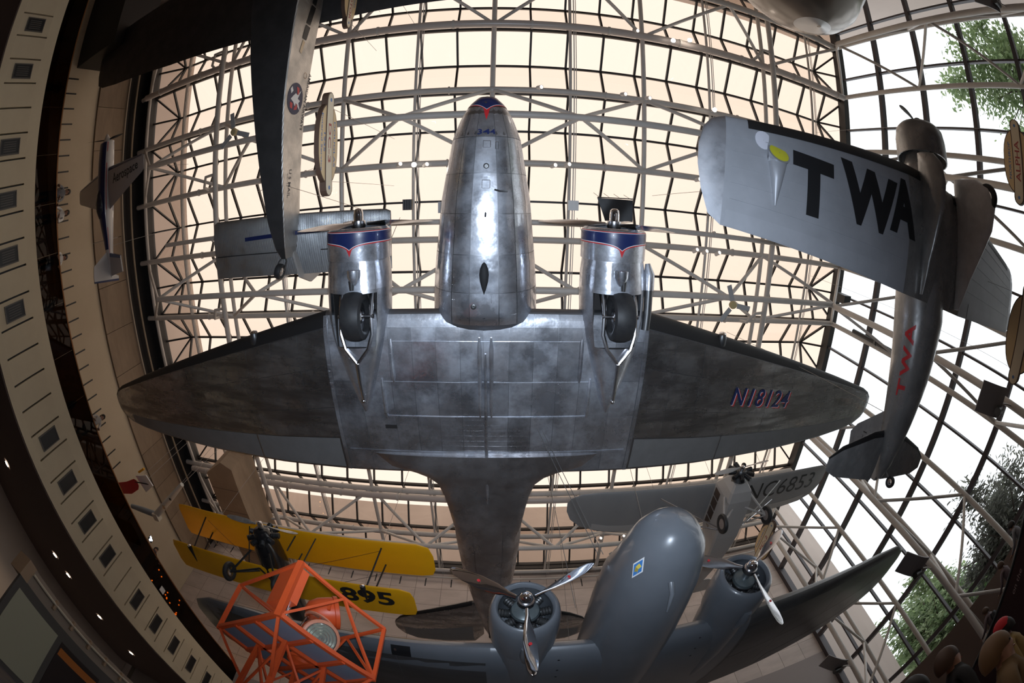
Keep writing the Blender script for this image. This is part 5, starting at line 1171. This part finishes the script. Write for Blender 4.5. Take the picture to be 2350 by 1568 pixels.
# ---------------------------------------------------------------- visitors
SKIN = mat('warm_skin', (.36, .19, .12), .55); SKIN2 = mat('brown_skin', (.16, .08, .05), .55)
HAIRD = mat('dark_hair', (.015, .011, .009), .6); HAIRB = mat('brown_hair', (.07, .035, .018), .6); HAIRS = mat('sandy_hair', (.17, .095, .04), .6)
def cloth(name, c): return mat('cloth_' + name, c, .85, bump=.1, bscale=60)
def person(label, loc, face, height=1.72, arms='down', shirt=None, pants=None, skin=SKIN, hair=HAIRD, cap=None, bag=None, lean=0., hatlike=False):
    """face: heading in degrees, 0 = looking along -y"""
    V = []; Rr = []; Ed = []; Mt = []
    def v(p, r): V.append(Vector(p)); Rr.append(r); return len(V) - 1
    def e(a, b, m): Ed.append((a, b)); Mt.append(m)
    pel = v((0, 0, .95), .135); wa = v((0, -.02 * lean, 1.12), .125); chs = v((0, -.10 * lean, 1.31), .15); nb = v((0, -.16 * lean, 1.45), .07)
    nk = v((0, -.18 * lean - .01, 1.52), .055); hc = v((0, -.2 * lean - .02, 1.6), .088); ht = v((0, -.2 * lean - .005, 1.675), .078)
    e(pel, wa, 1); e(wa, chs, 1); e(chs, nb, 1); e(nb, nk, 0); e(nk, hc, 0); e(hc, ht, 0)
    ns = v((0, -.2 * lean - .115, 1.59), .012); e(hc, ns, 0)
    for s in (-1, 1):
        er = v((s * .088, -.2 * lean - .005, 1.6), .014); e(hc, er, 0)
        sh = v((s * .175, -.13 * lean, 1.41), .062); e(nb, sh, 1)
        if arms == 'rail': el, wr, hd = (s * .25, -.16 - .1 * lean, 1.14), (s * .2, -.4 - .1 * lean, 1.02), (s * .17, -.47 - .1 * lean, 1.01)
        elif arms == 'phone': el, wr, hd = (s * .24, -.2 - .1 * lean, 1.2), (s * .1, -.38 - .1 * lean, 1.42), (s * .06, -.42 - .1 * lean, 1.5)
        else: el, wr, hd = (s * .235, .02, 1.14), (s * .25, -.04, .9), (s * .245, -.06, .82)
        ei = v(el, .047); wi = v(wr, .033); hi = v(hd, .036); e(sh, ei, 1); e(ei, wi, 1); e(wi, hi, 0)
        dv = (Vector(hd) - Vector(wr)).normalized(); sd = dv.cross(Vector((0, 0, 1))); sd = sd.normalized() if sd.length > .1 else Vector((0, -1, 0))
        for q, ln_ in enumerate((.06, .075, .08, .072)):
            b0 = v(Vector(hd) + sd * (.024 * (q - 1.5)) + dv * .035, .0095); b1 = v(Vector(hd) + sd * (.026 * (q - 1.5)) + dv * (.035 + ln_ * .6), .009); b2_ = v(Vector(hd) + sd * (.026 * (q - 1.5)) + dv * (.03 + ln_) + Vector((0, 0, -.015)), .008)
            e(hi, b0, 0); e(b0, b1, 0); e(b1, b2_, 0)
        t0 = v(Vector(wr) + sd * .045 * -s + dv * .04, .011); t1 = v(Vector(wr) + sd * .065 * -s + dv * .085, .009); e(wi, t0, 0); e(t0, t1, 0)
        hp = v((s * .09, 0, .9), .092); kn = v((s * .1, -.015, .49), .06); an = v((s * .1, .025, .09), .043); to = v((s * .11, -.13, .04), .036)
        e(pel, hp, 2); e(hp, kn, 2); e(kn, an, 2); e(an, to, 3)
    me = bpy.data.meshes.new('person'); me.from_pydata([tuple(p) for p in V], Ed, [])
    o = bpy.data.objects.new('person', me); COL.objects.link(o)
    sk = o.modifiers.new('skin', 'SKIN'); sk.use_smooth_shade = True
    if not me.skin_vertices: me.skin_vertices.new()
    for i, sv in enumerate(me.skin_vertices[0].data): sv.radius = (Rr[i], Rr[i]); sv.use_root = (i == 0)
    sb = o.modifiers.new('smooth', 'SUBSURF'); sb.levels = 1; sb.render_levels = 1
    dg = bpy.context.evaluated_depsgraph_get()
    body = bpy.data.meshes.new_from_object(o.evaluated_get(dg))
    bpy.data.objects.remove(o); bpy.data.meshes.remove(me)
    body.materials.clear()
    for m in (skin, shirt or cloth('grey', (.2, .2, .22)), pants or cloth('denim', (.04, .05, .09)), BLACK): body.materials.append(m)
    for f in body.polygons:
        f.use_smooth = True; c = f.center; best = (9e9, 0)
        for (a, b), m in zip(Ed, Mt):
            ab = V[b] - V[a]; t = max(0, min(1, (c - V[a]).dot(ab) / max(ab.dot(ab), 1e-9))); d = (c - V[a] - ab * t).length - lerp(Rr[a], Rr[b], t)
            if d < best[0]: best = (d, m)
        f.material_index = best[1]
    p = link('person', body); tag(p, label, 'person')
    p.location = (loc[0], loc[1], loc[2] + ZC); k = height / 1.755; p.scale = (k, k, k); p.rotation_euler = (0, 0, R_(face))
    hy = -.2 * lean - .012
    hb = MB(); rings = []
    for i in range(8):
        a = math.pi * .62 * i / 7
        rings.append([(.098 * math.sin(a) * math.cos(t), hy + .012 + .112 * math.sin(a) * math.sin(t) + (.022 if math.sin(t) > 0 else .0), 1.64 + .115 * math.cos(a) - (.05 * i / 7 if math.sin(t) > -.3 else 0)) for t in frange(0, 2 * math.pi, 16)[:-1]])
    hb.loft(rings, True); part('hair', hb, hair, p)
    for s in (-1, 1): part('eye', MB().ball((s * .033, hy - .083, 1.612), .011, 8, 5), BLACK, p)
    part('mouth', MB().box((0, hy - .088, 1.545), (.04, .012, .008)), mat('lips', (.3, .08, .06), .5), p)
    if cap:
        cb = MB(); cb.loft([[(.108 * math.sin(a) * math.cos(t), hy + .005 + .118 * math.sin(a) * math.sin(t), 1.655 + .12 * math.cos(a)) for t in frange(0, 2 * math.pi, 18)[:-1]] for a in frange(.01, 1.62, 6)], True)
        part('cap', cb, cap, p)
        part('peak', MB().prism([(-.09, 0), (.09, 0), (.075, .08), (0, .115), (-.075, .08)], lambda u, w, q: (u, hy - .09 - w, 1.655 - .15 * w + q), .012), cap, p)
    if bag: part('backpack', MB().loft([[(.15 * math.cos(t) * s, .16 + .09 * math.sin(t) * s, z) for t in frange(0, 2 * math.pi, 14)[:-1]] for z, s in ((.98, .6), (1.02, 1), (1.3, 1), (1.4, .7))], True), bag, p)
    return p
DK = 6.43
person('visitor in dark clothes behind the railing, near the upper left corner', (-13.55, -8.3, DK), 90, 1.2, 'rail', cloth('black', (.02, .02, .02)))
person('visitor in brown behind the railing, under the dark wing tip', (-13.6, -7.2, DK), 70, 1.25, 'rail', cloth('brown', (.12, .06, .03)))
person('visitor in black jacket behind the railing near the red glow', (-13.7, -5.5, DK), 110, 1.3, 'down', cloth('black', (.02, .02, .02)))
person('visitor in striped grey shirt leaning over the balcony handrail', (-13.45, -1.9, DK), 90, 1.78, 'rail', cloth('stripe', (.18, .18, .19)), lean=.8)
person('visitor in white shirt leaning over the balcony handrail', (-13.45, -1.2, DK), 75, 1.72, 'rail', cloth('white', (.6, .58, .55)), lean=.9)
person('visitor in white shirt and dark trousers standing at the balcony railing', (-13.5, .1, DK), 100, 1.6, 'rail', cloth('white', (.6, .58, .55)), lean=.4)
person('visitor in black crouching behind the balcony glass', (-13.7, 1.4, DK), 90, 1.05, 'down', cloth('black', (.02, .02, .02)))
person('small child in dark clothes behind the balcony glass', (-13.6, 4.6, DK), 90, .8, 'down', cloth('black', (.02, .02, .02)))
person('visitor in pale shirt leaning far over the handrail beside the wing tip', (-13.4, 5.5, DK), 80, 1.68, 'rail', cloth('pale', (.5, .45, .4)), lean=1.)
person('visitor at the railing beyond the yellow wing tip', (-13.55, 11.4, DK), 90, 1.6, 'rail', cloth('dark', (.05, .03, .03)))
person('visitor with raised tablet at the railing beside the pale V-shaped model', (-13.6, 10.5, DK), 90, 1.3, 'phone', cloth('black', (.02, .02, .02)))
tb = thing('tablet', 'bright tablet held up above the balcony railing', 'tablet', (-13.05, 10.45, 7.62), (0, 0, 0))
part('case', MB().box((0, 0, 0), (.03, .26, .18)), BLACK, tb)
for y_, z_ in ((-.06, .05), (.05, .02), (-.02, -.06)): part('screen_tile', MB().box((.017, y_, z_), (.006, .1, .07)), mat('screen_glow', (.75, .85, 1.), .3, emit=6), tb)
def st(y): return eline(y) - .93
person('visitor with dark hair riding highest on the escalator by the window', (11.5, 4.85, st(4.85)), 180, 1.72, 'rail', cloth('grey', (.2, .2, .22)))
person('visitor in grey shirt riding in the middle of the escalator', (11.5, 5.78, st(5.78)), 170, 1.74, 'rail', cloth('mauve', (.16, .12, .13)), hair=HAIRB)
person('visitor in mauve shirt with dark backpack lowest on the escalator', (11.45, 6.9, st(6.9)), 175, 1.74, 'rail', cloth('mauve', (.16, .12, .13)), hair=HAIRB, bag=BLACK)
person('balding visitor in black near the lower right corner', (3.2, 2.45, -1.6), 60, 1.84, 'down', cloth('black', (.012, .012, .012)), hair=HAIRB)
person('dark-haired visitor in black beside the balding one', (3.05, 2.75, -1.6), 250, 1.86, 'down', cloth('black', (.012, .012, .012)))
person('visitor in a bright red cap at the right picture edge', (3.9, 2.3, -1.6), 200, 1.56, 'down', cloth('yellowish', (.3, .2, .07)), cap=mat('red_cap', (.55, .012, .02), .7))
person('sandy-haired visitor in a tan coat close to the camera', (2.2, 1.4, -1.6), 30, 1.56, 'down', cloth('tan', (.16, .10, .045)), hair=HAIRS)
person('brown-haired visitor closest to the camera at the bottom edge', (1.62, 1.22, -1.6), 20, 1.4, 'down', cloth('brown', (.12, .06, .03)), hair=mat('auburn_hair', (.14, .06, .025), .6))

# ---------------------------------------------------------------- lights behind the balcony glass, notice
lc_ = thing('light_curtain', 'dark panel of tiny amber lights behind the balcony glass', 'lights', (-14.5, 14.2, 7.2))
part('panel', MB().b2((-.1, -1.4, -.75), (-.05, 1.6, .9)), BLACK, lc_)
for i in range(26): part('bulb', MB().ball((-.03, random.uniform(-1.2, 1.4), random.uniform(-.55, .8)), .035, 6, 4), mat('amber_bulb', (1, .45, .12), .4, emit=60), lc_)
nt_ = thing('notice', 'small white notice fixed on the balcony railing glass', 'notice', (-13.0, 12.42, 6.66)); part('card', MB().b2((-.01, -.16, -.12), (.0, .16, .12)), WHITE, nt_)
part('clip', MB().b2((-.02, -.03, .12), (.01, .03, .15)), IRON, nt_)

# ---------------------------------------------------------------- trees outside the window
def leaf_mat(name, col):
    m = bpy.data.materials.new(name); m.use_nodes = True; n = m.node_tree.nodes; l = m.node_tree.links; n.remove(n['Principled BSDF'])
    a = n.new('ShaderNodeBsdfDiffuse'); b = n.new('ShaderNodeBsdfTranslucent'); x = n.new('ShaderNodeMixShader'); x.inputs[0].default_value = .5
    a.inputs[0].default_value = (*col, 1); b.inputs[0].default_value = (col[0] * 1.2, col[1] * 1.2, col[2], 1)
    l.new(a.outputs[0], x.inputs[1]); l.new(b.outputs[0], x.inputs[2]); l.new(x.outputs[0], n['Material Output'].inputs[0])
    return m
def tree(label, loc, rx, rz, n, cols, trunk_h, size=.26):
    t = thing('tree', label, 'tree', (loc[0], loc[1], -1.75), group='trees outside the window')
    bark = mat('bark', (.10, .08, .065), .9, bump=.4, bscale=12)
    part('trunk', MB().tube([(0, 0, 0), (.1, .1, trunk_h * .5), (0, .15, trunk_h), (.2, 0, trunk_h + rz)], [.35, .28, .22, .06], 10), bark, t)
    zc = loc[2] + 1.75
    for k in range(8):
        a = k * .8; part('branch', MB().tube([(0, .1, trunk_h * (.75 + .04 * k)), (math.cos(a) * rx * .45, math.sin(a) * rx * .45, zc + rz * .1), (math.cos(a) * rx * .8, math.sin(a) * rx * .8, zc + rz * .3)], [.12, .07, .02], 6), bark, t)
    rnd = random.Random(n)
    lumps = [(rnd.gauss(0, .42) * rx, rnd.gauss(0, .42) * rx, zc + rnd.gauss(0, .42) * rz, rnd.uniform(.25, .42)) for _ in range(26)]
    for ci, col in enumerate(cols):
        mb = MB(); vs = []; fs = []
        for q in range(n // len(cols)):
            L = lumps[rnd.randrange(len(lumps))]
            p = Vector((L[0] + rnd.gauss(0, .5) * L[3] * rx, L[1] + rnd.gauss(0, .5) * L[3] * rx, L[2] + rnd.gauss(0, .5) * L[3] * rz))
            d = Vector((rnd.gauss(0, 1), rnd.gauss(0, 1), rnd.gauss(0, .6))).normalized(); u = d.orthogonal().normalized(); s = size * rnd.uniform(.6, 1.3)
            b = len(vs); vs += [p - d * s, p + u * s * .45, p + d * s, p - u * s * .45]; fs.append((b, b + 1, b + 2, b + 3))
        mb.add(vs, fs); f = part('foliage', mb, leaf_mat('leaf_%s_%d' % (label[:5], ci), col), t); f['kind'] = 'stuff'
    return t
tree('leafy green tree outside the upper window corner', (33, -14.6, 10.2), 4.4, 5.5, 9000, ((.22, .30, .17), (.30, .38, .22)), 7)
tree('light green tree outside beyond the grey wing tip', (33, 24.2, 5.0), 5.2, 5.2, 17000, ((.30, .38, .22), (.22, .30, .18), (.38, .45, .30)), 5, .3)
tree('dark lacy tree outside beside the escalator riders', (26, 11.2, 3.2), 4.4, 4.3, 14000, ((.13, .13, .12), (.2, .21, .19)), 4, .2)
tree('dense green tree low outside between grey wing and escalator', (38, 20.5, 1.8), 4.2, 4.0, 9000, ((.22, .33, .18), (.30, .42, .23)), 3)
